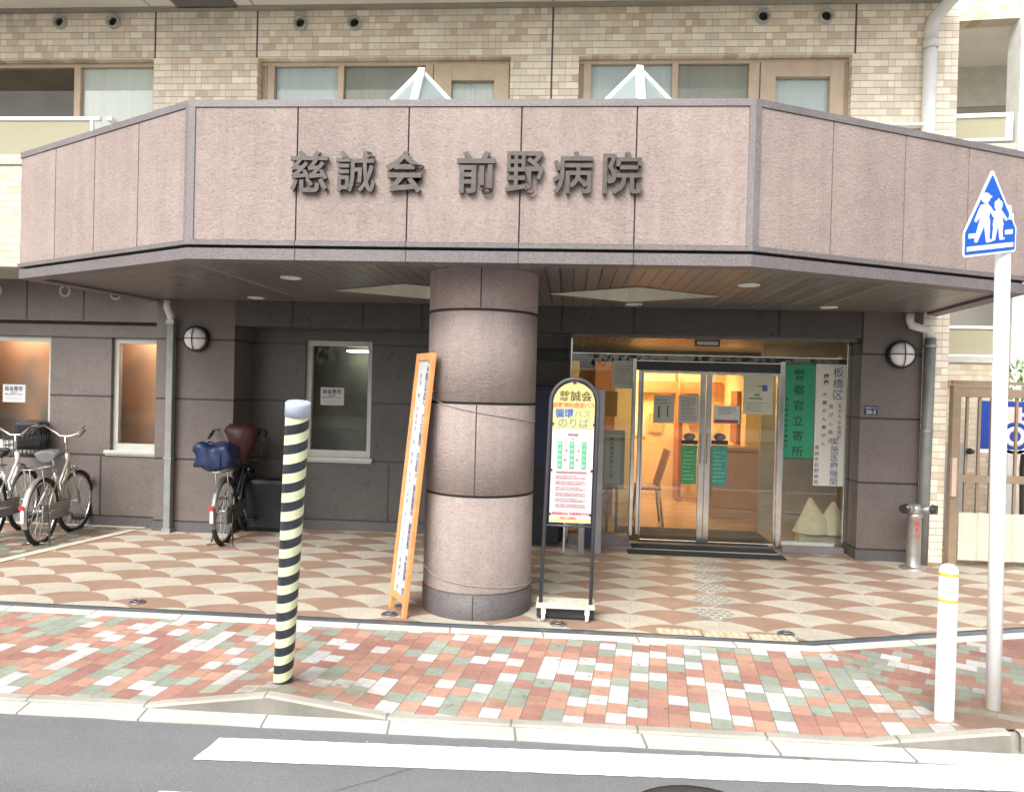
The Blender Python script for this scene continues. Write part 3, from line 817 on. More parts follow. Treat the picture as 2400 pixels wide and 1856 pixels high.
for (x0, x1, z0, z1) in ((.018, .63, .106, 1.935), (2.142, 2.742, .106, 1.935), (.668, 2.092, 1.885, 1.935)):
    b.face([(x0, GY, z0), (x1, GY, z0), (x1, GY, z1), (x0, GY, z1)])
b.face([(.018, GY-.006, 1.95), (2.742, GY-.006, 1.95), (2.742, GY+.008, 2.128), (.018, GY+.008, 2.128)])
split('fixed_glass', b, GLASS, ent)
for (x0, x1, s0, s1) in ((.735, 1.374, .735, 1.312), (1.376, 2.092, 1.44, 2.092)):
    b = B()
    if x0 < 1: framebox(b, 1.316, 1.374, .03, 1.785, GY+.03, .035); framebox(b, .735, .75, .03, 1.785, GY+.03, .03)
    else: framebox(b, 1.378, 1.436, .03, 1.785, GY+.03, .035); framebox(b, 2.077, 2.092, .03, 1.785, GY+.03, .03)
    framebox(b, x0, x1, .03, .06, GY+.03, .028); framebox(b, x0, x1, 1.755, 1.784, GY+.03, .028)
    d = obj('sliding_door', b, CHROME, ent, bevel=.003)
    b = B(); b.face([(x0, GY+.03, .06), (x1, GY+.03, .06), (x1, GY+.03, 1.755), (x0, GY+.03, 1.755)]); obj('door_glass', b, GLASS, d)
    b = B(); hx = 1.345 if x0 < 1 else 1.407; b.box(hx-.012, hx+.012, GY-.03, GY-.0, .85, 1.15); obj('handle', b, CHROME, d, bevel=.004)
b = B(); framebox(b, 1.243, 1.49, 2.035, 2.098, GY-.03, .03); s_ = obj('sensor_box', b, simple('sensor_blue_grey', (.03, .035, .07), .3), ent, bevel=.004)
b = B(); b.box(1.262, 1.47, GY-.0475, GY-.0455, 2.05, 2.083); obj('sensor_window', b, SILVER, s_)

# things stuck on or standing at the glass
def sheet(name, x0, x1, z0, z1, mats, label, cat, y=None, lines=(), texts=(), th=.003, rects=()):
    y = GY-.008 if y is None else y
    b = B(); b.box(x0, x1, y-th, y, z0, z1, 0)
    for (a, c, d, e, mi) in rects: b.box(a, c, y-th-.0012, y-th-.0002, d, e, mi)
    for (t, sz, x, z, mi, kw) in texts: add_text(b, t, sz, front(x, y-th-.0002, z), mi, thick=.001, **kw)
    o = obj(name, b, mats); origin(o, ((x0+x1)/2, y, z0)); tag(o, label, cat); return o
def textlines(x0, x1, z0, z1, n, mi, h=.006):
    r = []
    for i in range(n):
        z = z1-(z1-z0)*(i+.5)/n; e = x1-(x1-x0)*random.choice((0, .05, .12, .3)); x = x0
        while x < e-.01:
            q = min(e, x+random.uniform(.015, .05)); r.append((x, q, z-h/2, z+h/2, mi)); x = q+random.uniform(.004, .012)
    return r
sheet('poster', .425, .645, 1.59, 1.873, [PAPERG, INKG], 'grey green poster taped high on the fixed pane left of the sliding doors', 'poster', rects=textlines(.45, .62, 1.63, 1.83, 8, 1, .004))
sheet('notice_sheet', .365, .493, 1.296, 1.558, [simple('amber_paper', (.66, .36, .1), .7), WALLB], 'amber notice sheet low on the fixed pane beside the bus stop sign', 'notice', GY+.12, rects=textlines(.38, .47, 1.33, 1.52, 7, 1, .004))
sheet('notice_sheet', .851, 1.06, 1.252, 1.532, [PAPERG, INK], 'grey notice with a sketch on the left half of the left sliding door', 'notice', GY+.01, rects=textlines(.87, 1.03, 1.44, 1.5, 2, 1, .006)+[(.90, .915, 1.30, 1.42, 1), (.99, 1.0, 1.31, 1.43, 1)])
sheet('notice_sheet', 1.103, 1.312, 1.259, 1.538, [PAPERG, INK], 'grey text notice on the left sliding door next to the middle stile', 'notice', GY+.01, rects=textlines(1.13, 1.29, 1.28, 1.52, 9, 1, .005))
sheet('notice_sheet', 1.455, 1.715, 1.262, 1.444, [simple('pale_paper', (.55, .54, .52), .7), INK, simple('maroon_ink', (.28, .06, .08), .6)], 'white notice with a maroon bar on the right sliding door', 'notice', GY+.01, rects=textlines(1.50, 1.68, 1.35, 1.43, 4, 1, .005)+[(1.462, 1.70, 1.268, 1.302, 2)])
sheet('poster', 1.744, 2.037, 1.366, 1.761, [simple('pale_green_paper', (.50, .50, .38), .7, amt=.12, scale=5), INKB, SIGNG, INK], 'pale green poster with a blue picture high on the right sliding door', 'poster', GY+.01,
      rects=[(1.93, 1.98, 1.60, 1.66, 1), (1.885, 1.94, 1.645, 1.652, 3), (1.85, 1.91, 1.545, 1.575, 2), (1.80, 1.93, 1.52, 1.53, 3)]+textlines(1.78, 2.0, 1.39, 1.49, 4, 3, .004))
def hang(x0, x1, z0, z1, mat, label, cap):
    b = B(); b.box(x0, x1, GY-.004, GY+.008, z0, z1, 0); b.box(x0-.004, x1+.004, GY-.010, GY+.008, z1+.012, z1+.05, 1)
    b.lathe([(.0005, .0), (.035, .0), (.06, .03), (.05, .06), (.0005, .075)], ((x0+x1)/2, GY-.002, z1+.05), 16, 'Z', 2)
    for q in textlines(x0+.02, x1-.02, z0+.03, z1-.05, 8, 3, .007): b.box(q[0], q[1], GY-.0055, GY-.0042, q[2], q[3], 3)
    o = obj('door_sticker', b, [mat, INK, simple('sticker_hat', (.2, .19, .19), .6), simple('sticker_print', (.25, .55, .38), .6)]); origin(o, ((x0+x1)/2, GY, z0)); tag(o, label, 'sticker', 'green stickers on the sliding doors')
hang(1.143, 1.297, .641, 1.034, GREEN2, 'bright green hanging sticker on the left sliding door', 0)
hang(1.445, 1.60, .631, 1.04, TEAL, 'teal green hanging sticker on the right sliding door', 0)
# banners in the right-hand pane
def vcol(txt, sz, x, ztop, step, mi, y, b, bold=.0):
    for i, ch in enumerate(txt):
        if ch == ' ': continue
        add_text(b, ch, sz, front(x, y, ztop-step*i), mi, thick=.001, bold=bold)
b = B(); y = GY-.012
b.box(2.146, 2.436, y-.003, y, .935, 1.888, 0); b.box(2.14, 2.442, y-.005, y+.003, .925, .945, 2); b.box(2.14, 2.442, y-.005, y+.003, 1.872, 1.892, 2)
vcol('警察官立寄所', .112, 2.285, 1.765, .153, 1, y-.0035, b, .006)
vcol('特別警戒実施中警視庁', .034, 2.17, 1.52, .052, 1, y-.0035, b, .01)
o = obj('green_banner', b, [GREEN, INKG, simple('banner_rod', (.05, .09, .07), .5)]); origin(o, (2.29, y, .93)); tag(o, 'green vertical banner with black writing inside the right entrance pane', 'banner')
b = B(); y = GY-.014
b.box(2.445, 2.738, y-.003, y, .672, 1.885, 0)
vcol('板橋区', .105, 2.66, 1.80, .112, 1, y-.0035, b, .004)
vcol('乳がん', .04, 2.685, 1.47, .05, 2, y-.0035, b); vcol('子宮検診', .042, 2.685, 1.30, .046, 2, y-.0035, b)
vcol('実施医療機関', .084, 2.645, 1.11, .080, 1, y-.0035, b, .004)
vcol('胃がん検診', .05, 2.60, 1.46, .085, 2, y-.0035, b)
vcol('健康', .055, 2.545, 1.76, .062, 2, y-.0035, b, .02); vcol('大腸がん肺がん', .045, 2.535, 1.58, .082, 2, y-.0035, b, .01)
vcol('慈誠会前野病院', .045, 2.475, 1.05, .058, 1, y-.0035, b, .01)
o = obj('white_banner', b, [BANNERW, simple('faded_blue_ink', (.07, .11, .2), .6), INK]); origin(o, (2.59, y, .67)); tag(o, 'white vertical banner with blue writing at the right end of the entrance glass', 'banner')
# small notice stand behind the left pane
b = B(); y = 7.99
b.box(.345, .585, y-.02, y, .55, 1.155, 0); b.box(.375, .545, y-.024, y-.0205, .60, 1.11, 1); b.box(.40, .43, y-.02, y, .05, .55, 2); b.box(.50, .53, y-.02, y, .05, .55, 2); b.box(.36, .57, y-.1, y+.1, .012, .05, 2)
vcol('院内感染対策のため', .045, .452, 1.06, .048, 3, y-.0242, b, .015)
o = obj('notice_stand', b, [simple('olive_board', (.23, .25, .19), .6), PAPERG, DKGREY, INK]); origin(o, (.465, y, .012)); tag(o, 'grey green notice board on two thin legs behind the left entrance pane', 'notice stand')
# cream cloth covers
b = B()
for (x0, x1, xt, zt, zb) in ((2.34, 2.80, 2.525, .50, .0), (2.54, 3.0, 2.765, .465, .0)):
    n = 10; top = []
    for k in range(n+1):
        t = k/n; pts = []
        for a in range(16):
            an = 2*PI*a/16; wx = (x1-x0)/2*(1-t*.93)*(1+.07*math.sin(3*an+x0*9)); wy = .16*(1-t*.9)
            cx = (x0+x1)/2+(xt-(x0+x1)/2)*t
            pts.append(b.b.verts.new((cx+wx*math.cos(an), 8.12+wy*math.sin(an)+.01*math.sin(5*an+t*4), .15+(zt-.15)*t+.006*math.sin(an*4))))
        if top:
            for a in range(16): b.b.faces.new((top[a], top[(a+1) % 16], pts[(a+1) % 16], pts[a])).smooth = True
        top = pts
    b.b.faces.new(top)
b.box(2.40, 2.90, 8.05, 8.2, .012, .16)
o = obj('cloth_cover', b, CREAM); origin(o, (2.65, 8.1, .012)); tag(o, 'cream cloth cover with two peaks on the floor behind the right entrance pane', 'cloth cover')
# lobby chair
ch = thing('lobby_chair', 'orange wooden chair inside the lobby seen through the left sliding door', 'chair', (1.02, 9.0, .012))
OW = simple('chair_wood', (.55, .22, .09), .5)
b = B(); b.box(.80, 1.08, 8.85, 9.25, .43, .47, bev=.01); obj('seat', b, OW, ch)
b = B(); b.mbox(Matrix.Translation((1.10, 9.05, .68)) @ Matrix.Rotation(R(16), 4, 'Y') @ Matrix.Diagonal((.035, .40, .44, 1)), bev=.01); obj('backrest', b, OW, ch)
for x, y in ((.82, 8.87), (.82, 9.23), (1.06, 8.87), (1.06, 9.23)):
    b = B(); b.tube([(x, y, .43), (x+(.05 if x > 1 else -.03), y, .012)], .014); obj('leg', b, STEEL, ch)
# doormat
b = B(); b.box(.60, 2.10, 7.37, 7.55, .0, .012, bev=.003); b.box(.66, 2.06, 7.575, 7.752, .0, .03, bev=.004)
o = obj('doormat', b, MATB)
b = B(); b.box(.66, 2.06, 7.566, 7.5745, .0, .016); obj('mat_edge', b, SILVER, ent); origin(o, (1.34, 7.5, 0)); tag(o, 'black ribbed doormat in front of the sliding doors', 'doormat')
# cabinets in the shade between column and glass
c_ = thing('dark_cabinet', 'dark navy cabinet in the shade between the round column and the glass', 'cabinet', (-.24, 7.7, 0))
b = B(); b.box(-.52, -.075, 7.52, 7.93, .04, 1.60, bev=.01); obj('body', b, simple('cabinet_black', (.012, .014, .02), .35), c_)
b = B(); b.box(-.40, -.10, 7.512, 7.519, .80, 1.56); obj('front_panel', b, NAVY, c_)
b = B(); b.box(-.50, -.09, 7.55, 7.9, 0, .04); obj('base', b, BLACK, c_)
c_ = thing('notice_cabinet', 'tall grey edged display case standing right behind the bus stop sign', 'display case', (.21, 7.3, 0))
b = B(); b.box(.27, .335, 7.26, 7.36, 0, 1.585, bev=.01); b.box(.115, .175, 7.27, 7.35, 0, 1.585, bev=.01); b.box(.175, .27, 7.28, 7.34, 1.53, 1.58); obj('frame', b, simple('case_grey', (.3, .3, .31), .4, .4), c_)
b = B(); b.box(.176, .269, 7.29, 7.33, .05, 1.529); obj('panel', b, NAVY, c_)
b = B(); b.tube([(-.02, 7.35, .0), (-.01, 7.35, 1.1)], .012); o = obj('thin_pole', b, WHITE); origin(o, (-.02, 7.35, 0)); tag(o, 'thin white pole standing behind the bus stop sign near the glass', 'pole')

# =================================================================== CANOPY
cn = thing('entrance_canopy', 'angular entrance canopy clad in rough pink granite with bronze lettering', 'canopy', (-.7, 6.2, 2.355))
PA, PB, PC, PD, PE, PF = [Vector(p) for p in ((-4.49, 5.868), (-2.496, 4.75), (1.083, 4.75), (3.30, 5.815), (3.46, 7.525), (-4.30, 7.525))]
def offset(poly, d):
    n = len(poly); out = []
    for i in range(n):
        a, c, e = poly[i-1], poly[i], poly[(i+1) % n]
        d1 = (c-a).normalized(); d2 = (e-c).normalized()
        n1 = Vector((-d1.y, d1.x)); n2 = Vector((-d2.y, d2.x))
        m = (n1+n2).normalized(); out.append(c+m*(d/max(.3, m.dot(n1))))
    return out
POLY = [PA, PB, PC, PD, PE, PF]
def band(b, o0, o1, z0, z1, mi=0, open_back=True):
    a = offset(POLY, o0); c = offset(POLY, o1); n = 6
    for i in range(n):
        if open_back and i == 4: continue
        j = (i+1) % n
        q = [a[i], a[j], c[j], c[i]]
        b.face([(*a[i], z0), (*a[j], z0), (*a[j], z1), (*a[i], z1)], mi)
        b.face([(*c[j], z0), (*c[i], z0), (*c[i], z1), (*c[j], z1)], mi)
        b.face([(*a[i], z1), (*a[j], z1), (*c[j], z1), (*c[i], z1)], mi)
        b.face([(*c[i], z0), (*c[j], z0), (*a[j], z0), (*a[i], z0)], mi)
b = B(); band(b, .012, .15, 2.47, 3.345); obj('backing', b, simple('joint_mastic', (.06, .05, .05), .9), cn)
b = B()
def panels(a, c, ts, w0=0, w1=0):
    d = (c-a).normalized(); nrm = Vector((-d.y, d.x)); L = (c-a).length
    ts = [0]+list(ts)+[1]
    for t0, t1 in zip(ts, ts[1:]):
        s0 = t0*L+(w0 if t0 == 0 else .005); s1 = t1*L-(w1 if t1 == 1 else .005)
        p, q = a+d*s0, a+d*s1
        r_, s_ = q+nrm*.02, p+nrm*.02
        b.prism([p, q, r_, s_], 2.478, 3.325)
panels(PA, PB, (.245, .495, .745), .0, .03)
panels(PB, PC, (.2006, .4016, .601, .8005), .035, .035)
panels(PC, PD, (.25, .503, .745), .03, .0)
panels(PD, PE, (.35, .68)); panels(PF, PA, (.33, .66))
obj('fascia', b, PINK, cn)
b = B(); band(b, -.008, .19, 3.328, 3.372); obj('coping', b, RIMDK, cn)
b = B()
for p, i in ((PB, 1), (PC, 2)):
    o_ = offset(POLY, -.008)[i]; d1 = (POLY[i]-POLY[i-1]).normalized(); d2 = (POLY[i+1]-POLY[i]).normalized()
    b.prism([o_-d1*.036, o_, o_+d2*.044, POLY[i]+d2*.044+Vector((0, .03)), POLY[i]-d1*.036+Vector((0, .03))], 2.474, 3.327)
split('corner_strip', b, RIMDK, cn)
b = B(); band(b, -.015, .15, 2.444, 2.474); obj('upper_trim', b, RIM, cn)
b = B(); band(b, .03, .15, 2.424, 2.444); obj('shadow_groove', b, simple('groove_dark', (.03, .028, .03), .8), cn)
b = B(); band(b, -.005, .135, 2.352, 2.424); obj('rim', b, RIM, cn)
# soffit with two diamond openings
DI = [(-1.33, 6.41), (.50, 6.39)]; HX, HY = .68, .48
b = B()
inner = offset(POLY, .135)
vv = [b.b.verts.new((*p, 2.372)) for p in inner]; es = [b.b.edges.new((vv[i], vv[(i+1) % 6])) for i in range(6)]
for (x, y) in DI:
    q = [b.b.verts.new(p) for p in ((x-HX, y, 2.372), (x, y-HY, 2.372), (x+HX, y, 2.372), (x, y+HY, 2.372))]
    es += [b.b.edges.new((q[i], q[(i+1) % 4])) for i in range(4)]
bmesh.ops.triangle_fill(b.b, use_beauty=True, edges=es)
kill = [f for f in b.b.faces for (x, y) in DI if abs(f.calc_center_median().x-x)/HX+abs(f.calc_center_median().y-y)/HY < .995]
bmesh.ops.delete(b.b, geom=list(set(kill)), context='FACES_ONLY')
obj('soffit', b, SOFFIT, cn)
b = B(); b.prism(offset(POLY, .16)[:4]+[PE, PF], 2.95, 3.0)
for f in list(b.b.faces): pass
for f in b.b.faces: f.material_index = 0
rb = b; 
# roof slab pieces around the skylight shafts are hidden from the street; cut them with the same diamonds
b = B(); ip = [*offset(POLY, .16)[:4], PE, PF]
vv = [b.b.verts.new((*p, 3.0)) for p in ip]; es = [b.b.edges.new((vv[i], vv[(i+1) % 6])) for i in range(6)]
for (x, y) in DI:
    q = [b.b.verts.new(p) for p in ((x-HX-.02, y, 3.0), (x, y-HY-.02, 3.0), (x+HX+.02, y, 3.0), (x, y+HY+.02, 3.0))]
    es += [b.b.edges.new((q[i], q[(i+1) % 4])) for i in range(4)]
bmesh.ops.triangle_fill(b.b, use_beauty=True, edges=es)
kill = [f for f in b.b.faces for (x, y) in DI if abs(f.calc_center_median().x-x)/HX+abs(f.calc_center_median().y-y)/HY < .995]
bmesh.ops.delete(b.b, geom=list(set(kill)), context='FACES_ONLY')
obj('roof', b, CONC, cn); rb.b.free()
SHAFT = simple('shaft_white', (.6, .58, .5), .6)
for (x, y) in DI:
    b = B(); q = [(x-HX, y), (x, y-HY), (x+HX, y), (x, y+HY)]
    for i in range(4):
        a, c = q[i], q[(i+1) % 4]
        b.face([(*a, 2.366), (*c, 2.366), (*c, 3.5), (*a, 3.5)])
        a2, c2 = ((p[0]+(p[0]-x)*.05, p[1]+(p[1]-y)*.05) for p in (a, c))
        b.face([(*a, 2.3655), (*c, 2.3655), (*c2, 2.3655), (*a2, 2.3655)])
        b.face([(*a2, 2.99), (*c2, 2.99), (*c2, 3.5), (*a2, 3.5)])
    sk = obj('skylight', b, SHAFT, cn)
    ap = Vector((x, y, 4.245)); bs = [Vector((x-.73, y, 3.5)), Vector((x, y-.56, 3.5)), Vector((x+.73, y, 3.5)), Vector((x, y+.56, 3.5))]
    b = B()
    for i, p in enumerate(bs):
        b.tube([p, ap], [.024, .022] if i != 1 else [.046, .04], 4, smooth=False); b.tube([p, bs[(i+1) % 4]], .025, 4, smooth=False)
    obj('skylight_frame', b, WHITE, sk)
    b = B()
    for i in range(4): b.face([bs[i], bs[(i+1) % 4], ap])
    obj('skylight_glass', b, GLASSP, sk)
# recessed downlights
for (x, y) in ((-2.16, 5.70), (-3.04, 7.12), (1.29, 5.71), (.567, 7.11), (2.315, 7.08)):
    b = B(); b.lathe([(.058, 2.3715), (.060, 2.364), (.078, 2.3655), (.080, 2.3715)], (x, y, 0), 28)
    dl_ = obj('downlight', b, WHITEM, cn)
    b = B(); b.lathe([(.0575, 2.3685), (.0005, 2.3685)], (x, y, 0), 24); obj('lens', b, simple('downlight_lens', (.7, .69, .66), .3), dl_)
# bronze letters standing proud of the fascia
for chh, x0, x1 in (('慈', -1.805, -1.567), ('誠', -1.507, -1.263), ('会', -1.192, -.952), ('前', -.737, -.502), ('野', -.433, -.200), ('病', -.137, .102), ('院', .169, .405)):
    bm = text_bm(chh, .262, thick=.028, bold=(.014 if chh in '慈誠野病院' else .022))
    xs_ = [v.co.x for v in bm.verts]; zs_ = [v.co.y for v in bm.verts]
    bmesh.ops.translate(bm, verts=bm.verts[:], vec=(-(min(xs_)+max(xs_))/2, -(min(zs_)+max(zs_))/2, 0))
    bm.transform(front((x0+x1)/2, 4.738, 2.908) @ Matrix.Diagonal(((x1-x0+.006)/(max(xs_)-min(xs_)), .262/(max(zs_)-min(zs_)), 1, 1)))
    obj('letter', bm, LETTER, cn)

# =================================================================== ROUND COLUMN
CX, CY, CR = -.633, 5.44, .388
co = thing('round_column', 'thick round column of rough pink granite under the canopy front', 'column', (CX, CY, 0))
prof = [(CR, .18)]
for z in (.832, 1.461, 2.09):
    prof += [(CR, z-.010), (CR-.008, z-.008), (CR-.016, z-.006), (CR-.016, z+.006), (CR-.008, z+.008), (CR, z+.010)]
prof += [(CR, 2.372)]
JD = simple('joint_dark', (.05, .042, .04), .9)
b = B(); b.lathe(prof, (CX, CY, 0), 96)
for f in b.b.faces:
    c = f.calc_center_median()
    if any(abs(c.z-z) < .009 for z in (.832, 1.461, 2.09)): f.material_index = 1
obj('shaft', b, [COLPINK, JD], co)
b = B()
for (a, z0, z1) in ((-PI/2-.0, 2.102, 2.37), (-PI/2-.03, .844, 1.449)):
    b.mbox(Matrix.Translation((CX, CY, (z0+z1)/2)) @ Matrix.Rotation(a+.06, 4, 'Z') @ Matrix.Translation((CR-.004, 0, 0)) @ Matrix.Diagonal((.011, .008, z1-z0, 1)))
split('vertical_joint', b, JD, co)
b = B(); b.lathe([(CR+.004, 0), (CR+.004, .168), (CR-.006, .17), (CR-.006, .18)], (CX, CY, 0), 96); obj('base', b, BASEG, co)
b = B(); b.mbox(Matrix.Translation((CX, CY, .085)) @ Matrix.Rotation(-PI/2+.05, 4, 'Z') @ Matrix.Translation((CR, 0, 0)) @ Matrix.Diagonal((.011, .006, .16, 1))); obj('base_joint', b, INK, co)

# =================================================================== WALL LAMPS, PIPES, PLATE
def wall_lamp(x, z, label):
    l = thing('wall_lamp', label, 'wall lamp', (x, P, z), 'round bulkhead lamps on the granite piers')
    b = B(); b.lathe([(.0005, 0), (.132, 0), (.132, -.055), (.118, -.07), (.112, -.05), (.0005, -.05)], (x, P, z), 40, 'Y'); obj('ring', b, BLACK, l)
    b = B(); b.lathe([(.114, -.05), (.108, -.075), (.09, -.098), (.06, -.115), (.03, -.122), (.0005, -.124)], (x, P, z), 40, 'Y'); obj('lamp_glass', b, simple('opal_glass', (.88, .87, .86), .25), l)
    b = B()
    for a in (0, PI/2):
        pts = []
        for k in range(13):
            t = -1+2*k/12; d = -.060-.072*math.sqrt(max(0, 1-t*t*.93)); pts.append((x+.122*t*math.cos(a), P+d, z+.122*t*math.sin(a)))
        b.tube(pts, .005, 6)
    obj('guard', b, BLACK, l)
wall_lamp(-3.82, 1.985, 'round white bulkhead lamp with black ring on the pier left of the alcove')
wall_lamp(3.135, 1.982, 'round white bulkhead lamp with black ring on the pier right of the entrance')
dp = thing('downpipe', 'grey square downpipe beside the narrow window on the left granite pier', 'downpipe', (-4.07, 7.46, 0), 'rainwater pipes on the building front')
b = B(); b.box(-4.105, -4.035, 7.44, 7.51, .04, 2.18, bev=.006); obj('pipe', b, PIPE, dp)
b = B(); b.tube([(-4.09, 7.41, 2.365), (-4.09, 7.41, 2.29), (-4.075, 7.45, 2.21), (-4.07, 7.475, 2.16)], .034, 12); obj('elbow', b, PIPEW, dp)
b = B(); b.box(-4.115, -4.025, 7.43, 7.52, .0, .045); b.box(-4.112, -4.028, 7.432, 7.522, 2.13, 2.17); b.box(-4.112, -4.028, 7.432, 7.522, .75, .77); split('bracket', b, STEEL, dp)
dp = thing('downpipe', 'grey round downpipe with cream elbow on the tiled corner right of the entrance', 'downpipe', (3.38, 7.46, 0), 'rainwater pipes on the building front')
b = B(); b.tube([(3.385, 7.465, 2.14), (3.375, 7.465, 1.0), (3.37, 7.465, .0)], .05, 20); obj('pipe', b, PIPE, dp)
b = B(); b.tube([(3.18, 7.44, 2.37), (3.18, 7.44, 2.30), (3.20, 7.445, 2.255), (3.33, 7.46, 2.22), (3.375, 7.465, 2.19), (3.385, 7.465, 2.13)], .037, 14); obj('elbow', b, PIPEW, dp)
b = B(); b.lathe([(.056, 0), (.056, .03)], (3.383, 7.465, 2.05), 20); b.lathe([(.056, 0), (.056, .03)], (3.376, 7.465, 1.25), 20); split('bracket', b, STEEL, dp)
dp = thing('downpipe', 'white downpipe on the upper tiled wall at the right building corner', 'downpipe', (3.3, 7.46, 3.0), 'rainwater pipes on the building front')
b = B(); b.tube([(3.30, 7.46, 3.0), (3.295, 7.46, 4.92)], .06, 20); obj('pipe', b, WHITE, dp)
b = B(); b.lathe([(.066, 0), (.066, .07)], (3.296, 7.46, 4.86), 20); b.tube([(3.295, 7.46, 4.9), (3.295, 7.46, 5.05), (3.32, 7.44, 5.14), (3.42, 7.36, 5.26), (3.5, 7.28, 5.34)], .058, 16); obj('elbow', b, PIPEW, dp)
b = B(); b.box(2.822, 2.944, P-.006, P-.001, 1.40, 1.486, 0)
add_text(b, '前野町四丁目', .018, front(2.883, P-.0065, 1.464), 1, thick=.001, bold=.01); add_text(b, '20-3', .05, front(2.883, P-.0065, 1.425), 1, thick=.001, bold=.03)
o = obj('address_plate', b, [PLATEB, PAPER]); origin(o, (2.883, P-.003, 1.40)); tag(o, 'small dark blue address plate with white numbers on the right granite pier', 'address plate')
# fire department connection
hy = thing('standpipe_inlet', 'stainless twin outlet fire hose connection post beside the right granite pier', 'standpipe', (3.19, 7.25, 0))
b = B(); b.lathe([(.115, 0), (.115, .012), (.07, .02), (.062, .035), (.062, .47), (.068, .475), (.068, .50), (.05, .52)], (3.195, 7.25, 0), 32); obj('post', b, simple('dull_stainless', (.44, .425, .40), .32, .75, .15, 10), hy)
b = B(); b.lathe([(.0005, .6), (.05, .595), (.07, .57), (.07, .52), (.05, .49), (.0005, .49)], (3.195, 7.25, 0), 24)
b.tube([(3.195, 7.25, .55), (3.12, 7.19, .56), (3.085, 7.165, .565)], [.04, .037, .035], 18); b.tube([(3.195, 7.25, .55), (3.27, 7.20, .555), (3.305, 7.175, .56)], [.04, .037, .035], 18)
obj('head', b, STEEL, hy)
for d, q in (((-1, -.72), (3.08, 7.161)), ((1, -.72), (3.31, 7.171))):
    b = B(); v = Vector((*d, 0)).normalized(); a = Vector((*q, .563)); b.tube([a, a+v*.012, a+v*.013, a+v*.045], [.046, .046, .041, .041], 20); obj('outlet_cap', b, simple('brass_dark', (.10, .095, .085), .35, .8), hy)
b = B(); vcol('送水口', .045, 3.195, .42, .055, 0, 7.1865, b, .02); obj('red_marking', b, INKR, hy)

# =================================================================== BUS STOP SIGN
BY = 5.2
bs = thing('bus_stop_sign', 'arched shuttle bus stop sign with yellow top and green route boxes on a black frame', 'bus stop sign', (.01, BY, 0))
cx0, zc, rad = .028, 1.482, .158
pts = [(-.163, BY, .09), (-.128, BY, zc)]+[(cx0+.004+.160*math.cos(a), BY, zc+.162*math.sin(a)) for a in [PI-PI*k/20 for k in range(1, 20)]]+[(.195, BY, zc), (.178, BY, .09)]
b = B(); b.tube(pts, .0135, 10); b.tube([(-.146, BY, .64), (.187, BY, .64)], .008, 8); obj('frame', b, DKGREY, bs)
def shear(x, z): return x+(z-.65)*-.0  
def arch(r, z0, zt, n=24): return [(cx0-r-.006, z0), (cx0+r-.006, z0), (cx0+r+.003, zt)]+[(cx0+.003+r*math.cos(PI*k/n), zt+r*math.sin(PI*k/n)) for k in range(1, n)]+[(cx0-r+.003, zt)]
b = B(); fm = front(0, BY+.006, 0)
b.mprism(arch(.142, .66, 1.478), .008, fm, 0)
obj('board', b, PAPER, bs)
b = B(); fy = BY-.0045; 
yl = [(cx0-.141, 1.305), (cx0+.141, 1.305), (cx0+.144, 1.478)]+[(cx0+.003+.141*math.cos(PI*k/24), 1.478+.141*math.sin(PI*k/24)) for k in range(1, 24)]+[(cx0-.138, 1.478)]
b.mprism(yl, .002, front(0, BY-.0025, 0), 0)
b.box(cx0-.145, cx0+.132, BY-.0045, BY-.0025, .664, .69, 0)
split('yellow_field', b, SIGNY, bs)
b = B(); tx = lambda s_, sz, x, z, mi, bo=.015, **k: add_text(b, s_, sz, front(x, fy-.0003, z), mi, thick=.001, bold=bo, **k)
tx('慈誠会', .074, cx0+.012, 1.522, 0, .02); tx('前野病院送迎バス', .036, cx0+.003, 1.462, 1, .02)
tx('循環', .062, cx0-.062, 1.405, 2, .03); tx('バス', .060, cx0+.062, 1.402, 3, .0); tx('のりば', .072, cx0+.0, 1.338, 4, .004)
tx('前野病院', .018, cx0, 1.262, 5); tx('↓', .022, cx0-.002, 1.238, 5)
for i, (x, t) in enumerate(((cx0-.086, '慈誠会病院'), (cx0-.004, '前野病院前'), (cx0+.078, 'ときわ台駅'))):
    b.box(x-.015, x+.015, fy-.0014, fy-.0002, 1.03, 1.215, 6)
    for k, c2 in enumerate(t): add_text(b, c2, .024, front(x, fy-.0015, 1.198-.037*k), 7, thick=.0008, bold=.01)
for x, s_ in ((cx0-.045, '→'), (cx0+.037, '→')): tx(s_, .03, x, 1.155, 5)
for x, s_ in ((cx0-.047, '←'), (cx0+.035, '←')): tx(s_, .03, x, 1.092, 5)
b.box(cx0-.11, cx0+.10, fy-.0014, fy-.0002, 1.0, 1.012, 8)
for k in range(6):
    z = .975-.039*k; b.box(cx0-.112, cx0+.098, fy-.0012, fy-.0002, z-.014, z+.010, 9 if k % 2 else 10)
    for q in textlines(cx0-.11, cx0+.09, z-.014, z+.01, 2, 8, .005): b.box(q[0], q[1], fy-.0022, fy-.0013, q[2], q[3], 8)
tx('時刻表内は 発車時刻です', .022, cx0-.006, .722, 11, .02); tx('(祝日 は運休)', .02, cx0-.02, .692, 11, .01)
obj('lettering', b, [INKBR, INKO, simple('sign_blue_ink', (.04, .11, .34), .6), simple('sign_grey_ink', (.22, .25, .17), .6), simple('sign_blue_grey_ink', (.14, .19, .24), .6), simple('sign_dull_red', (.35, .14, .16), .6), SIGNG, simple('sign_pale_green', (.36, .56, .43), .6), simple('timetable_red', (.34, .14, .16), .6), simple('timetable_pink', (.46, .35, .365), .6), simple('timetable_grey', (.42, .39, .39), .6), INKR], bs)
b = B()
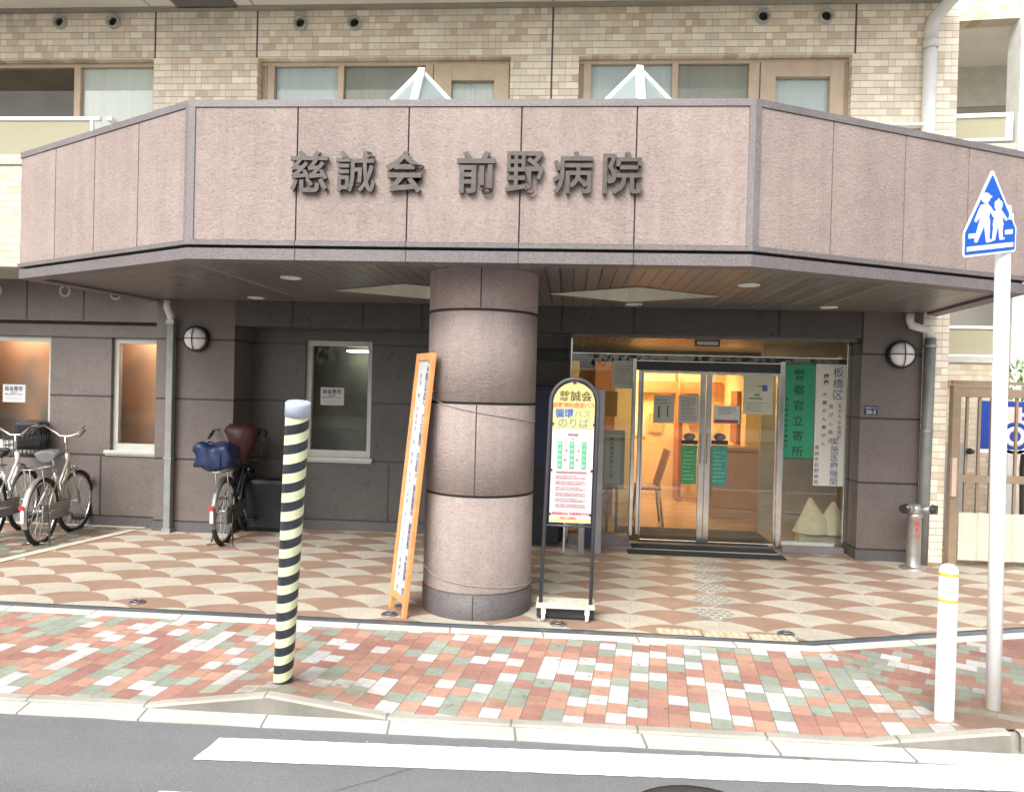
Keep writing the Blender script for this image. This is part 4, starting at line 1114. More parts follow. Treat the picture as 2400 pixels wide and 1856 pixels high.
for (x, z) in ((cx0-.142, 1.335), (cx0+.146, 1.335), (cx0-.146, 1.02), (cx0+.138, 1.02), (cx0-.148, .72), (cx0+.133, .72), (cx0+.003, 1.618)): b.box(x-.011, x+.011, BY-.010, BY-.003, z-.007, z+.007)
split('clip', b, BLACK, bs)
b = B(); b.box(-.192, .208, BY-.075, BY+.14, .088, .108, bev=.004); obj('base_plank', b, simple('weathered_white_wood', (.55, .53, .44), .7, amt=.15, scale=20), bs)
b = B(); b.box(-.188, .204, BY-.02, BY+.10, .012, .087, bev=.004); obj('base_block', b, simple('base_black', (.03, .032, .045), .5), bs)
for x in (-.14, .155):
    b = B(); b.lathe([(.0005, -.012), (.024, -.012), (.027, -.006), (.027, .006), (.024, .012), (.0005, .012)], (0, 0, 0), 20, 'Y', mat=Matrix.Rotation(PI/2, 4, 'Z')); b.xf(Matrix.Translation((x, BY-.055, .028))); b.box(x-.016, x+.016, BY-.07, BY-.03, .05, .086)
    obj('caster', b, WHITEM, bs)

# =================================================================== LEANING NOTICE BOARD AND ROPES
p0 = Vector((-1.231, 5.285, 0)); p1 = Vector((-1.066, 5.02, 0)); lean = Vector((.152, .05, 1.795))
U = (p1-p0); WB = U.length; U.normalize(); Vv = (lean-U*lean.dot(U)).normalized(); Nn = U.cross(Vv)     # Nn faces the street side
if Nn.y > 0: Nn = -Nn
skew = lean.dot(U)/lean.dot(Vv)
MB_ = Matrix(((U.x, Vv.x, Nn.x, p0.x), (U.y, Vv.y, Nn.y, p0.y), (U.z, Vv.z, Nn.z, p0.z), (0, 0, 0, 1)))
SH = Matrix(((1, skew, 0, 0), (0, 1, 0, 0), (0, 0, 1, 0), (0, 0, 0, 1)))
MB2 = MB_ @ SH; HB = lean.dot(Vv)
lb = thing('leaning_signboard', 'tall narrow orange framed notice board leaning against the round column', 'notice board', tuple((p0+p1)/2))
def lbox(b, x0, x1, y0, y1, z0, z1, mi=0):
    b.mbox(MB2 @ Matrix.Translation(((x0+x1)/2, (y0+y1)/2, (z0+z1)/2)) @ Matrix.Diagonal((x1-x0, y1-y0, z1-z0, 1)), mi)
b = B(); lbox(b, 0, .042, 0, HB, -.015, .015); lbox(b, WB-.042, WB, 0, HB, -.015, .015); lbox(b, .0421, WB-.0421, HB-.05, HB, -.014, .014); lbox(b, .0421, WB-.0421, .09, .135, -.014, .014); obj('frame', b, ORANGE, lb, bevel=.003)
b = B(); lbox(b, .0421, WB-.0421, .1351, HB-.0501, -.008, .002); obj('panel', b, PAPER, lb)
b = B()
def lvcol(txt, sz, x, top, step, mi):
    for i, c2 in enumerate(txt):
        if c2 == ' ': continue
        add_text(b, c2, sz, MB2 @ Matrix.Translation((x, top-step*i, .0022)), mi, thick=.0008, bold=.015)
lvcol('ご来院の皆様へ マスク着用 のお願い 面会制限中 健康診断 予防接種 受付中', .05, WB*.70, HB-.085, .0445, 0)
lvcol('発熱 咳 のある方 は 受付 まで お声 かけ 下さい 慈誠会 前野病院', .036, WB*.34, HB-.16, .046, 1)
obj('lettering', b, [simple('indigo_ink', (.04, .05, .22), .6), simple('grey_ink', (.2, .22, .26), .6)], lb)
def rope(z0, z1, start, label, nm='rope'):
    pts = [Vector(start)]; a0 = R(214); a1 = R(214+205); n = 40
    for k in range(n+1):
        a = a0+(a1-a0)*k/n; t = k/n
        z = z0+(z1-z0)*min(1, t*1.6)**.6 if t < .6 else z1
        pts.append(Vector((CX+(CR+.005)*math.cos(a), CY+(CR+.005)*math.sin(a), z)))
    b = B(); b.tube(pts, .0028, 6); o = obj(nm, b, simple('white_rope', (.34, .31, .28), .8)); origin(o, pts[0]); tag(o, label, 'rope')
edge = lambda t: (p1+lean*t)-Nn*.02
rope(1.51, 1.34, edge(.86), 'thin white rope tied round the middle of the column from the leaning board')
rope(.30, .20, edge(.235), 'thin white rope tied low round the column foot from the leaning board')

# =================================================================== STREET FURNITURE IN FRONT
# striped guard
gp = thing('striped_guard_pole', 'leaning pole wrapped in black and pale yellow spiral stripes with a white cap', 'guard pole', (-1.436, 3.80, .03))
A0 = Vector((-1.436, 3.80, .0)); A1 = Vector((-1.302, 3.56, 1.415)); ax = (A1-A0); Lg = ax.length; ax.normalize()
ex = (Vector((1, 0, 0))-ax*ax.x).normalized(); ey = ax.cross(ex)
rg = lambda h: .0485+.0085*h/Lg
b = B(); seg = 48; pitch = .0965; NR = int(Lg/pitch*2)+4; grid = []
for j in range(-3, NR):
    row = []
    for k in range(seg+1):
        a = 2*PI*k/seg
        h = max(0, min(Lg, (j*.5+ (a/(2*PI)))*pitch))
        row.append(b.b.verts.new(A0+ax*h+(ex*math.cos(a-PI/2-.5)+ey*math.sin(a-PI/2-.5))*rg(h)))
    grid.append(row)
for j in range(len(grid)-1):
    for k in range(seg):
        q = (grid[j][k], grid[j][k+1], grid[j+1][k+1], grid[j+1][k])
        if (q[0].co-q[3].co).length < 1e-5 and (q[1].co-q[2].co).length < 1e-5: continue
        try: f = b.b.faces.new(q)
        except ValueError: continue
        f.material_index = j % 2; f.smooth = True
bmesh.ops.remove_doubles(b.b, verts=b.b.verts[:], dist=1e-5)
obj('striped_sleeve', b, [simple('pale_yellow_stripe', (.62, .64, .41), .45, amt=.1, scale=14), simple('black_stripe', (.022, .026, .035), .4, amt=.3, scale=14)], gp)
b = B(); b.tube([A1-ax*.002, A1+ax*.055, A1+ax*.06, A1+ax*.066], [.0605, .0605, .0600, .056], 32); obj('cap', b, simple('pale_blue_plastic', (.40, .46, .55), .4), gp)
b = B(); b.tube([A0-ax*.04, A0+ax*.005], .03, 16); obj('root', b, RUBBER, gp)
# white bollard
bo = thing('white_bollard', 'short white bollard with two thin yellow bands near the kerb on the right', 'bollard', (1.857, 3.83, -.02))
b = B(); b.lathe([(.043, -.03), (.043, .735), (.041, .75), (.034, .765), (.02, .774), (.0005, .777)], (1.857, 3.83, 0), 32); obj('post', b, WHITE, bo)
for z in (.728, .602):
    b = B(); b.lathe([(.0435, 0), (.0448, .002), (.0448, .014), (.0435, .016)], (1.857, 3.83, z-.008), 32); obj('band', b, GOLD, bo)
# pedestrian crossing sign
sp_ = thing('crossing_sign', 'blue pentagonal pedestrian crossing sign on a tall white pole at the right', 'road sign', (2.16, 3.98, -.01))
b = B(); b.tube([(2.166, 3.98, -.02), (2.136, 3.98, 2.53)], .0345, 24); b.lathe([(.037, 0), (.03, .012), (.0005, .016)], (2.136, 3.98, 2.53), 24); obj('pole', b, WHITE, sp_)
b = B(); b.lathe([(.042, 0), (.042, .05)], (2.137, 3.98, 2.45), 20); b.lathe([(.042, 0), (.042, .05)], (2.139, 3.98, 2.32), 20); b.box(2.09, 2.14, 3.90, 3.975, 2.46, 2.49); split('bracket', b, WHITE, sp_)
SM = Matrix.Translation((2.014, 3.86, 2.28)) @ Matrix.Rotation(R(31.9), 4, 'Z') @ Matrix.Rotation(PI/2, 4, 'X') @ Matrix.Rotation(R(5.9), 4, 'X') @ Matrix.Rotation(R(9.8), 4, 'Z')
def rounded(poly, r, n=5):
    out = []
    for i in range(len(poly)):
        a, c, d = Vector(poly[i-1]), Vector(poly[i]), Vector(poly[(i+1) % len(poly)])
        u1 = (a-c).normalized(); u2 = (d-c).normalized(); h = math.acos(max(-1, min(1, u1.dot(u2))))/2; t = r/math.tan(h)
        cc = c+(u1+u2).normalized()*(r/math.sin(h)); s0 = c+u1*t; s1 = c+u2*t
        a0 = math.atan2(s0.y-cc.y, s0.x-cc.x); a1 = math.atan2(s1.y-cc.y, s1.x-cc.x)
        dd = (a1-a0+PI) % (2*PI)-PI
        out += [(cc.x+r*math.cos(a0+dd*k/n), cc.y+r*math.sin(a0+dd*k/n)) for k in range(n+1)]
    return out
hw, hs_, ht = .209, .118, .405; KX = .209/.152; KY = .405/.432
pent = [(-hw, 0), (hw, 0), (hw, hs_), (0, ht), (-hw, hs_)]
b = B(); b.mprism(rounded(pent, .016), -.003, SM); pl = obj('sign_plate', b, WHITE, sp_)
pin = [(-hw+.011, .011), (hw-.011, .011), (hw-.011, hs_-.004), (0, ht-.028), (-hw+.011, hs_-.004)]
b = B(); b.mprism(rounded(pin, .008), .0012, SM @ Matrix.Translation((0, 0, .0002))); obj('blue_field', b, SIGNBLUE, pl)
# pictogram: two children walking hand in hand over a crossing
def pic(b, poly): b.mprism(poly, .0012, SM @ Matrix.Translation((0, 0, .0015)))
def capsule(p, q, r0, r1, n=8):
    p, q = Vector(p), Vector(q); d = (q-p).normalized(); a = math.atan2(d.y, d.x)
    return [(p.x+r0*math.cos(a+PI/2+PI*k/n), p.y+r0*math.sin(a+PI/2+PI*k/n)) for k in range(n+1)]+[(q.x+r1*math.cos(a-PI/2+PI*k/n), q.y+r1*math.sin(a-PI/2+PI*k/n)) for k in range(n+1)]
b = B(); zz = [0]
def P2(poly):
    zz[0] += 1; poly = [(p[0]*KX, p[1]*KY) for p in poly]; b.mprism(poly, .001+.00004*zz[0], SM @ Matrix.Translation((0, 0, .0015)))
P2([(-.134, .028), (.134, .028), (.134, .052), (-.134, .052)]); P2([(-.126, .092), (-.085, .092), (-.085, .116), (-.126, .116)]); P2([(.082, .095), (.128, .095), (.128, .119), (.082, .119)])
P2([(-.036+.026*math.cos(t*PI/10), .288+.026*math.sin(t*PI/10)) for t in range(20)]); P2([(-.036, .304), (.0, .296), (-.002, .286), (-.036, .290)])
P2([(-.058, .255), (-.022, .262), (-.008, .226), (-.018, .168), (-.064, .165), (-.072, .20)])
P2(capsule((-.056, .245), (-.088, .178), .011, .008)); P2(capsule((-.016, .238), (.016, .198), .010, .008))
P2(capsule((-.05, .172), (-.084, .078), .018, .010)); P2(capsule((-.026, .172), (-.018, .072), .018, .010)); P2(capsule((-.018, .072), (.004, .072), .008, .006))
P2([(.038+.023*math.cos(t*PI/10), .243+.023*math.sin(t*PI/10)) for t in range(20)]); P2([(.012, .258), (.064, .254), (.052, .270), (.026, .272)]); P2([(.03, .27), (.046, .269), (.038, .282)])
P2([(.022, .222), (.052, .222), (.072, .145), (.008, .145)])
P2(capsule((.026, .214), (.012, .196), .010, .008)); P2(capsule((.052, .212), (.086, .172), .010, .007))
P2(capsule((.026, .148), (.016, .078), .013, .009)); P2(capsule((.054, .148), (.058, .078), .013, .009)); P2(capsule((.058, .078), (.074, .076), .007, .006))
obj('pictogram', b, WHITE, pl)
# ground sockets along the drain
GS = 'metal ground sockets along the drain channel'
def socket(x, y, label):
    b = B(); b.lathe([(.056, 0), (.056, .005), (.05, .010), (.04, .010), (.038, .004), (.0005, .004)], (x, y, .001), 28)
    b.tube([(x+.028*math.cos(a*PI/8), y+.028*math.sin(a*PI/8), .014) for a in range(16)], .006, 6, closed=True)
    o = obj('ground_socket', b, simple('dull_socket_steel', (.2, .19, .19), .45, .6, .2, 20)); origin(o, (x, y, 0)); tag(o, label, 'ground socket', GS)
socket(-2.982, 5.092, 'round metal ground socket on the far left of the forecourt edge')
socket(-1.19, 5.10, 'round metal ground socket at the foot of the leaning notice board')
socket(-.038, 5.075, 'round metal ground socket just in front of the bus stop sign base')
socket(1.459, 5.102, 'round metal ground socket near the bend of the drain channel')
# tactile studs to the door and worn yellow tiles at the drain
b = B(); a6 = R(-6.2)
for gi, (gx, gy) in enumerate(((1.30, 7.02), (1.235, 6.62), (1.17, 6.22), (1.105, 5.82), (1.045, 5.45))):
    for r_ in range(5):
        for c_i in range(5):
            u_ = (c_i-2)*.056+(r_ % 2)*.028; v_ = (r_-2)*.06
            x = gx+u_*math.cos(a6)-v_*math.sin(a6); y = gy+u_*math.sin(a6)+v_*math.cos(a6)
            b.mbox(Matrix.Translation((x, y, .003)) @ Matrix.Rotation(a6, 4, 'Z') @ Matrix.Diagonal((.036, .016, .006, 1)))
o = obj('tactile_studs', b, simple('dull_stud_metal', (.25, .245, .225), .5, .2)); o['kind'] = 'structure'
b = B()
for k in range(3):
    x0 = .61+.3*k; y0 = 5.03-.012*k
    b.box(x0, x0+.285, y0-.05, y0+.06, .0, .004)
    for i in range(6):
        for j in range(3): b.lathe([(.014, 0), (.01, .005), (.0005, .006)], (x0+.03+.046*i, y0-.03+.036*j, .004), 8)
o = obj('tactile_paving', b, simple('worn_yellow_tile', (.47, .395, .28), .7, amt=.2, scale=12)); o['kind'] = 'structure'

# =================================================================== BICYCLES
SPOKE = simple('spokes', (.45, .45, .44), .3, .9)
def wheel(name, cx, r, root, steer=None, tyre=None):
    T = lambda b: b.xf(steer) if steer else b
    b = B(); b.tube([(cx+r*math.cos(a), 0, r*1.0+r*math.sin(a)) for a in [2*PI*k/40 for k in range(40)]], .0215, 8, closed=True); T(b)
    wh = obj(name, b, RUBBER, root, local=True)
    b = B(); b.tube([(cx+(r-.026)*math.cos(a), 0, r+(r-.026)*math.sin(a)) for a in [2*PI*k/40 for k in range(40)]], .012, 6, closed=True); T(b); obj('rim', b, CHROME, wh, local=True)
    b = B()
    for k in range(28):
        a = 2*PI*k/28; s = .025 if k % 2 else -.025; a2 = a+(.7 if k % 4 < 2 else -.7)
        b.tube([(cx+.02*math.cos(a2), s, r+.02*math.sin(a2)), (cx+(r-.03)*math.cos(a), 0, r+(r-.03)*math.sin(a))], .0016, 4, cap=False)
    T(b); obj('spokes', b, SPOKE, wh, local=True)
    b = B(); b.tube([(cx, -.05, r), (cx, .05, r)], .02, 12); T(b); obj('hub', b, STEEL, wh, local=True)
    return wh
def bike(label, loc, head, paint, r=.315, wb=.98, steer=0., basket=False, rack=True, sad=None, low=True, lean_=0., grips=RUBBER, fenders=STEEL, cover=None, sz=1.0):
    """city bicycle, rear axle over the origin, pointing along +x"""
    rt_ = thing('bicycle', label, 'bicycle', loc, 'bicycles parked at the building front'); rt_.rotation_euler = (lean_, 0, head); rt_.scale = (sz, sz, sz)
    hx, hz = wb-.16, .80                      # head tube
    st = Matrix.Translation((hx+.02, 0, 0)) @ Matrix.Rotation(steer, 4, 'Z') @ Matrix.Translation((-hx-.02, 0, 0))
    sx, bx, bz = .24, .40, .27
    b = B()
    b.tube([(hx, 0, hz), (hx+.045, 0, hz-.17)], .021, 12)
    if low: b.tube([(hx+.04, 0, hz-.15), (hx-.12, 0, .42), (bx+.08, 0, bz+.05), (bx, 0, bz)], .020, 12); b.tube([(hx+.02, 0, hz-.08), (hx-.14, 0, .52), (bx+.0, 0, .40), (sx+.07, 0, .42)], .014, 10)
    else: b.tube([(hx+.035, 0, hz-.13), (bx, 0, bz)], .02, 12)
    b.tube([(bx, 0, bz), (sx, 0, .66)], .017, 12)
    for s in (-1, 1):
        b.tube([(0, s*.055, r), (bx, s*.03, bz)], .010, 8); b.tube([(0, s*.055, r), (sx+.02, s*.02, .60)], .008, 8)
    b.tube([(bx, -.04, bz), (bx, .04, bz)], .022, 12)
    obj('frame', b, paint, rt_, local=True)
    b = B()
    for s in (-1, 1): b.tube([(hx+.05, s*.045, hz-.19), (hx+.075, s*.05, .50), (wb, s*.05, r)], .011, 8)
    b.tube([(hx+.047, -.05, hz-.19), (hx+.047, .05, hz-.19)], .014, 8); b.xf(st); obj('fork', b, paint, rt_, local=True)
    wheel('rear_wheel', 0, r, rt_); wheel('front_wheel', wb, r, rt_, st)
    def fender(cx, a0, a1, T=None, nm='fender'):
        b = B(); n = 18; pr = None
        for k in range(n+1):
            a = a0+(a1-a0)*k/n; c, s = math.cos(a), math.sin(a); q = r+.03
            cur = [(cx+(q-.008)*c, -.026, r+(q-.008)*s), (cx+q*c, -.012, r+q*s), (cx+q*c, .012, r+q*s), (cx+(q-.008)*c, .026, r+(q-.008)*s)]
            if pr:
                for i in range(3): b.face([pr[i], pr[i+1], cur[i+1], cur[i]])
            pr = cur
        if T: b.xf(T)
        obj(nm, b, fenders, rt_, local=True)
    fender(0, R(25), R(200)); fender(wb, R(40), R(170), st)
    b = B(); b.box(-r-.068, -r-.048, -.02, .02, r+.07, r+.105); obj('reflector', b, simple('red_reflector', (.62, .03, .04), .3), rt_, local=True)
    b = B(); b.box(-r-.054, -r-.040, -.014, .014, r-.05, r+.06); obj('reflector_plate', b, WHITE, rt_, local=True)
    b = B(); b.tube([(sx-.0, 0, .64), (sx-.04, 0, .80)], .012, 10); obj('seat_post', b, CHROME, rt_, local=True)
    b = B()
    for k in range(11):
        pass
    prof = [(-.15, .08, .0), (-.135, .105, .02), (-.09, .118, .03), (-.02, .09, .03), (.04, .045, .026), (.10, .025, .02), (.14, .012, .01)]
    pr = None
    for (x, w_, h) in prof:
        cur = [b.b.verts.new((sx-.04+x, w_*math.cos(a), .815+h*.6+.032*math.sin(a)*(1 if math.sin(a) > 0 else 1.9))) for a in [2*PI*k/14 for k in range(14)]]
        if pr:
            for i in range(14): b.b.faces.new((pr[i], pr[(i+1) % 14], cur[(i+1) % 14], cur[i])).smooth = True
        else: b.b.faces.new(cur)
        pr = cur
    b.b.faces.new(pr)
    obj('saddle', b, sad or BLACK, rt_, local=True)
    b = B(); b.tube([(hx-.005, 0, hz), (hx-.03, 0, hz+.17)], .013, 10)
    hb = [(hx-.27, .27, hz+.20), (hx-.15, .265, hz+.26), (hx-.05, .20, hz+.275), (hx-.0, .11, hz+.20), (hx-.03, .05, hz+.172), (hx-.03, 0, hz+.17)]
    hb += [(x, -y, z) for x, y, z in hb[-2::-1]]
    b.tube(hb, .011, 10); b.xf(st); obj('handlebar', b, CHROME, rt_, local=True)
    for s in (1, -1):
        b = B(); b.tube([(hx-.29, s*.27, hz+.19), (hx-.17, s*.268, hz+.25)], .0165, 10); b.xf(st); obj('grip', b, grips, rt_, local=True)
    b = B()
    b.tube([(bx, -.06, bz), (bx+.11, -.065, bz-.12)], .009, 8); b.tube([(bx, .06, bz), (bx-.11, .065, bz+.12)], .009, 8)
    obj('crank', b, STEEL, rt_, local=True)
    for (x, y, z) in ((bx+.11, -.11, bz-.12), (bx-.11, .11, bz+.12)):
        b = B(); b.box(x-.045, x+.045, y-.04, y+.04, z-.012, z+.012); obj('pedal', b, BLACK, rt_, local=True)
    b = B(); b.box(-.06, bx+.09, -.045, -.030, bz-.075, bz+.085, bev=.012); obj('chain_guard', b, fenders, rt_, local=True)
    if rack:
        b = B()
        for s in (-1, 1):
            b.tube([(.20, s*.055, .70), (-.24, s*.055, .715), (-.27, 0, .715)], .006, 6); b.tube([(0, s*.06, r), (-.12, s*.055, .71)], .005, 6)
        for x in (-.16, -.05, .06, .16): b.tube([(x, -.055, .708), (x, .055, .708)], .005, 6)
        obj('rear_rack', b, STEEL, rt_, local=True)
    b = B()
    for s in (-1, 1): b.tube([(0, s*.07, r-.01), (-.05, s*.10, .012), (-.13, s*.12, .012)], .008, 8)
    b.tube([(-.05, -.10, .012), (-.05, .10, .012)], .008, 8); obj('kickstand', b, CHROME, rt_, local=True)
    if basket:
        b = B(); x0, x1, z0, z1 = hx+.06, hx+.33, hz-.06, hz+.17
        for k in range(5):
            z = z0+(z1-z0)*k/4; e = .02*(1-k/4)
            b.tube([(x0+e, -.17+e, z), (x1-e, -.17+e, z), (x1-e, .17-e, z), (x0+e, .17-e, z)], .004, 6, closed=True)
        for k in range(8):
            y = -.15+.30*k/7
            for x in (x0, x1): b.tube([(x, y, z1), (x+(.02 if x == x0 else -.02), y*.9, z0)], .003, 5)
        for k in range(6):
            x = x0+.02+(x1-x0-.04)*k/5
            for y in (-.17, .17): b.tube([(x, y, z1), (x, y*.9, z0)], .003, 5)
            b.tube([(x, -.15, z0), (x, .15, z0)], .003, 5)
        b.xf(st); obj('basket', b, basket, rt_, local=True)
    b = B(); b.lathe([(.0005, .045), (.028, .04), (.035, .0), (.02, -.03), (.0005, -.035)], (0, 0, 0), 16, mat=Matrix.Rotation(PI/2, 4, 'Y')); b.xf(st @ Matrix.Translation((hx+.10, 0, hz-.16))); obj('headlamp', b, CHROME, rt_, local=True)
    return rt_
SILVERB = simple('silver_bicycle_paint', (.46, .45, .40), .32, .6, .1)
WHITEB = simple('white_bicycle_paint', (.74, .74, .72), .3)
DARKB = simple('dark_bicycle_paint', (.03, .035, .035), .3, .3)
bike('silver city bicycle with grey saddle and bare raised handlebar parked against the left wall', (-4.90, 6.74, 0), R(101), SILVERB, .298, .655, -.12, rack=True, sad=simple('grey_saddle', (.12, .12, .13), .5), fenders=simple('silver_fender', (.38, .37, .33), .35, .6), grips=simple('brown_grip', (.16, .13, .10), .6))
bike('white step-through bicycle with black front basket cut off by the left picture edge', (-5.41, 6.72, 0), R(102), WHITEB, .298, .66, 0, basket=BLACK, sad=BLACK)
bike('dark bicycle with a blue bag on its rear rack standing before the shaded alcove', (-3.28, 7.06, 0), R(97), DARKB, .31, .76, .0, basket=simple('brown_basket', (.10, .062, .04), .7), fenders=simple('dull_fender', (.16, .155, .14), .4, .5), grips=BLACK)
# blue bag on the rack, red-black cover over saddle, black bag in the frame
b = B(); b.box(-.25, .19, -.145, .16, -.0, .265, bev=.05)
bmesh.ops.subdivide_edges(b.b, edges=[e for e in b.b.edges if e.calc_length() > .1], cuts=7, use_grid_fill=True)
from mathutils import noise as mnoise
for v in b.b.verts:
    q = mnoise.noise_vector(v.co*9)+mnoise.noise_vector(v.co*22)*.45; v.co += Vector(q)*.014
for f in b.b.faces: f.smooth = True
for v in b.b.verts: v.co += Vector((.016*math.sin(v.co.z*31+v.co.y*17), .014*math.sin(v.co.x*23+v.co.z*9), .018*math.sin(v.co.x*19+v.co.y*13)))
for x in (-.12, .08): b.tube([(x, -.152, .02), (x, -.14, .25), (x, 0, .28), (x, .155, .25), (x, .166, .02)], .008, 6)
o = obj('bag', b, simple('blue_vinyl', (.010, .022, .075), .45, amt=.3, scale=11)); tag(o, 'blue vinyl bag strapped on the rear rack of the dark bicycle', 'bag'); o.location = (-3.33, 7.02, .722); o.rotation_euler = (0, 0, R(4)); o.scale = (.80, .92, .92)
b = B(); prv = None
for k, (z, rx, ry) in enumerate(((-.10, .06, .07), (.02, .09, .10), (.10, .13, .12), (.19, .16, .12), (.235, .17, .10), (.262, .12, .07), (.268, .03, .02))):
    cur = [b.b.verts.new((rx*math.cos(2*PI*i/18)*(1+.13*math.sin(3.1*i+k*1.7)), ry*math.sin(2*PI*i/18)*(1+.1*math.sin(2.3*i+k)), z+.012*math.sin(2.7*i+k))) for i in range(18)]
    if prv:
        for i in range(18): b.b.faces.new((prv[i], prv[(i+1) % 18], cur[(i+1) % 18], cur[i])).smooth = True
    else: b.b.faces.new(cur)
    prv = cur
b.b.faces.new(prv)
b.box(-.05, .05, -.075, -.06, .225, .25)
o = obj('seat_cover', b, simple('maroon_cover', (.05, .012, .012), .5, amt=.3, scale=7)); tag(o, 'dark maroon cover over the child seat behind the handlebar of the dark bicycle', 'seat cover'); o.location = (-3.27, 7.40, .86); o.rotation_euler = (0, 0, R(10))
b = B(); b.box(-.12, .12, -.16, .16, 0, .30, bev=.04)
for v in b.b.verts: v.co += Vector((.012*math.sin(v.co.z*21), .012*math.sin(v.co.x*23), 0))
o = obj('bag', b, simple('black_bag', (.012, .013, .018), .5)); tag(o, 'black bag with a round top in the basket of the white bicycle', 'bag'); o.location = (-5.58, 7.52, .80); o.rotation_euler = (0, 0, R(20))
b = B(); b.box(-.20, .24, -.12, .12, 0, .55, bev=.05); o = obj('box', b, simple('black_crate', (.010, .012, .016), .5, amt=.3)); tag(o, 'black bin on the ground beside the dark bicycle at the alcove', 'bin'); o.location = (-3.17, 7.78, .004)

# notices on the ground floor windows
for (x, z, y, lab) in ((-5.955, 1.37, LW+.075, 'white printed notice on the wide window at the far left'), (-2.555, 1.425, 7.95+.075, 'white printed notice on the alcove window behind the striped pole')):
    sheet('window_notice', x-.128, x+.128, z-.095, z+.095, [PAPER, simple('notice_ink', (.03, .045, .10), .6)], lab, 'notice', y,
          texts=[('面会専用', .052, x-.005, z+.048, 1, dict(bold=.02)), ('出入口', .026, x, z+.012, 1, dict(bold=.01)), ('受付にお声かけください', .0185, x-.005, z-.012, 1, dict(bold=.02))], rects=textlines(x-.09, x+.09, z-.075, z-.035, 2, 1, .002))

# =================================================================== RIGHT SIDE: GATE, WING
gt = thing('side_gate', 'brown metal side gate with vertical bars and pale lower panel', 'gate', (4.2, 7.48, 0))
b = B(); b.box(3.597, 3.672, 7.44, 7.52, 0, 1.70, bev=.004); b.box(3.6725, 5.6, 7.45, 7.51, 1.594, 1.675, bev=.004); b.box(3.6725, 5.6, 7.455, 7.505, .79, .86); b.box(3.6725, 5.6, 7.455, 7.505, .05, .11); b.box(3.60, 5.6, 7.46, 7.50, 1.715, 1.745); obj('frame', b, BROWNM, gt)
b = B()
for k in range(17): x = 3.745+.1115*k; b.box(x-.011, x+.011, 7.467, 7.493, .8605, 1.5935); b.box(x-.011, x+.011, 7.467, 7.493, .1105, .7895)
obj('bars', b, BROWNM, gt)
b = B(); n = 60
for i in range(n):
    x0, x1 = 3.68+1.9*i/n, 3.68+1.9*(i+1)/n; f = lambda x: 7.440-.016*math.sin(x*40)*abs(math.sin(x*11))
    b.face([(x0, f(x0), .06), (x1, f(x1), .06), (x1, f(x1), .508), (x0, f(x0), .508)])
obj('lower_panel', b, simple('pale_green_sheet', (.52, .53, .42), .5, amt=.08, scale=5), gt)
b = B(); b.lathe([(.0005, -.07), (.02, -.065), (.02, -.02), (.03, -.015), (.03, 0)], (3.76, 7.45, 1.085), 16, 'Y'); obj('knob', b, BLACK, gt)
b = B(); b.box(3.588, 3.63, 7.40, 7.439, .66, 1.02); obj('post_plate', b, simple('pink_plate', (.55, .42, .35), .6), gt)
wg = thing('apartment_wing', 'pale tiled wing with recessed balconies behind the right side gate', 'building', (5.5, 9.9, 0))
RW = Matrix.Translation((4.6, 9.8, 0)) @ Matrix.Rotation(R(-6), 4, 'Z') @ Matrix.Translation((-4.6, -9.8, 0))
YW = 9.8
def wobj(name, b, mt): return split(name, b.xf(RW), mt, wg)
b = B(); b.box(3.6, 7.5, YW, YW+.2, 6.22, 8.2); b.box(3.6, 7.5, YW, YW+.2, 0, 1.71-.0); b.box(3.6, 7.5, YW, YW+.2, 1.80, 2.02); wobj('wall', b, BRICKP)
b = B(); b.box(3.6, 7.5, YW-.02, YW+1.4, 2.021, 2.09); b.box(3.6, 7.5, YW-.02, YW+1.4, 4.62, 4.70); wobj('balcony_slab', b, SLAB)
b = B(); b.box(3.6, 7.5, YW+.2, YW+1.4, 6.2, 6.22); wobj('balcony_ceiling', b, UPSOFFIT)
b = B(); b.box(3.6, 7.5, YW+1.4, YW+1.5, 2.0, 5.75); wobj('recess_wall', b, simple('recess_grey', (.34, .33, .29), .8, amt=.06, scale=2, local=False))
b = B(); b.box(3.6, 7.5, YW+1.38, YW+1.5, 5.65, 6.2); wobj('recess_beam', b, simple('recess_cream', (.58, .56, .49), .8))
b = B(); b.box(3.6, 5.30, YW, YW+.05, 5.03, 5.08); b.box(3.6, 5.30, YW, YW+.05, 4.74, 4.77); b.box(5.22, 5.30, YW, YW+.05, 4.77, 5.03)
b.box(3.6, 7, YW, YW+.05, 2.44, 2.475); b.box(3.6, 7, YW, YW+.05, 2.095, 2.12); wobj('balcony_rail', b, WHITE)
b = B(); b.box(3.6, 5.22, YW+.02, YW+.03, 4.77, 5.03); b.box(3.6, 7, YW+.02, YW+.03, 2.12, 2.44); wobj('balcony_panel', b, OLIVE)
b = B(); b.box(5.335, 5.8, YW-.06, YW+.3, 0, 8.2); wobj('white_pier', b, simple('white_wall_paint', (.74, .75, .72), .7))
b = B(); b.box(3.6, 7.5, YW-.02, YW+.2, 1.711, 1.799); wobj('brown_band', b, BROWNM)
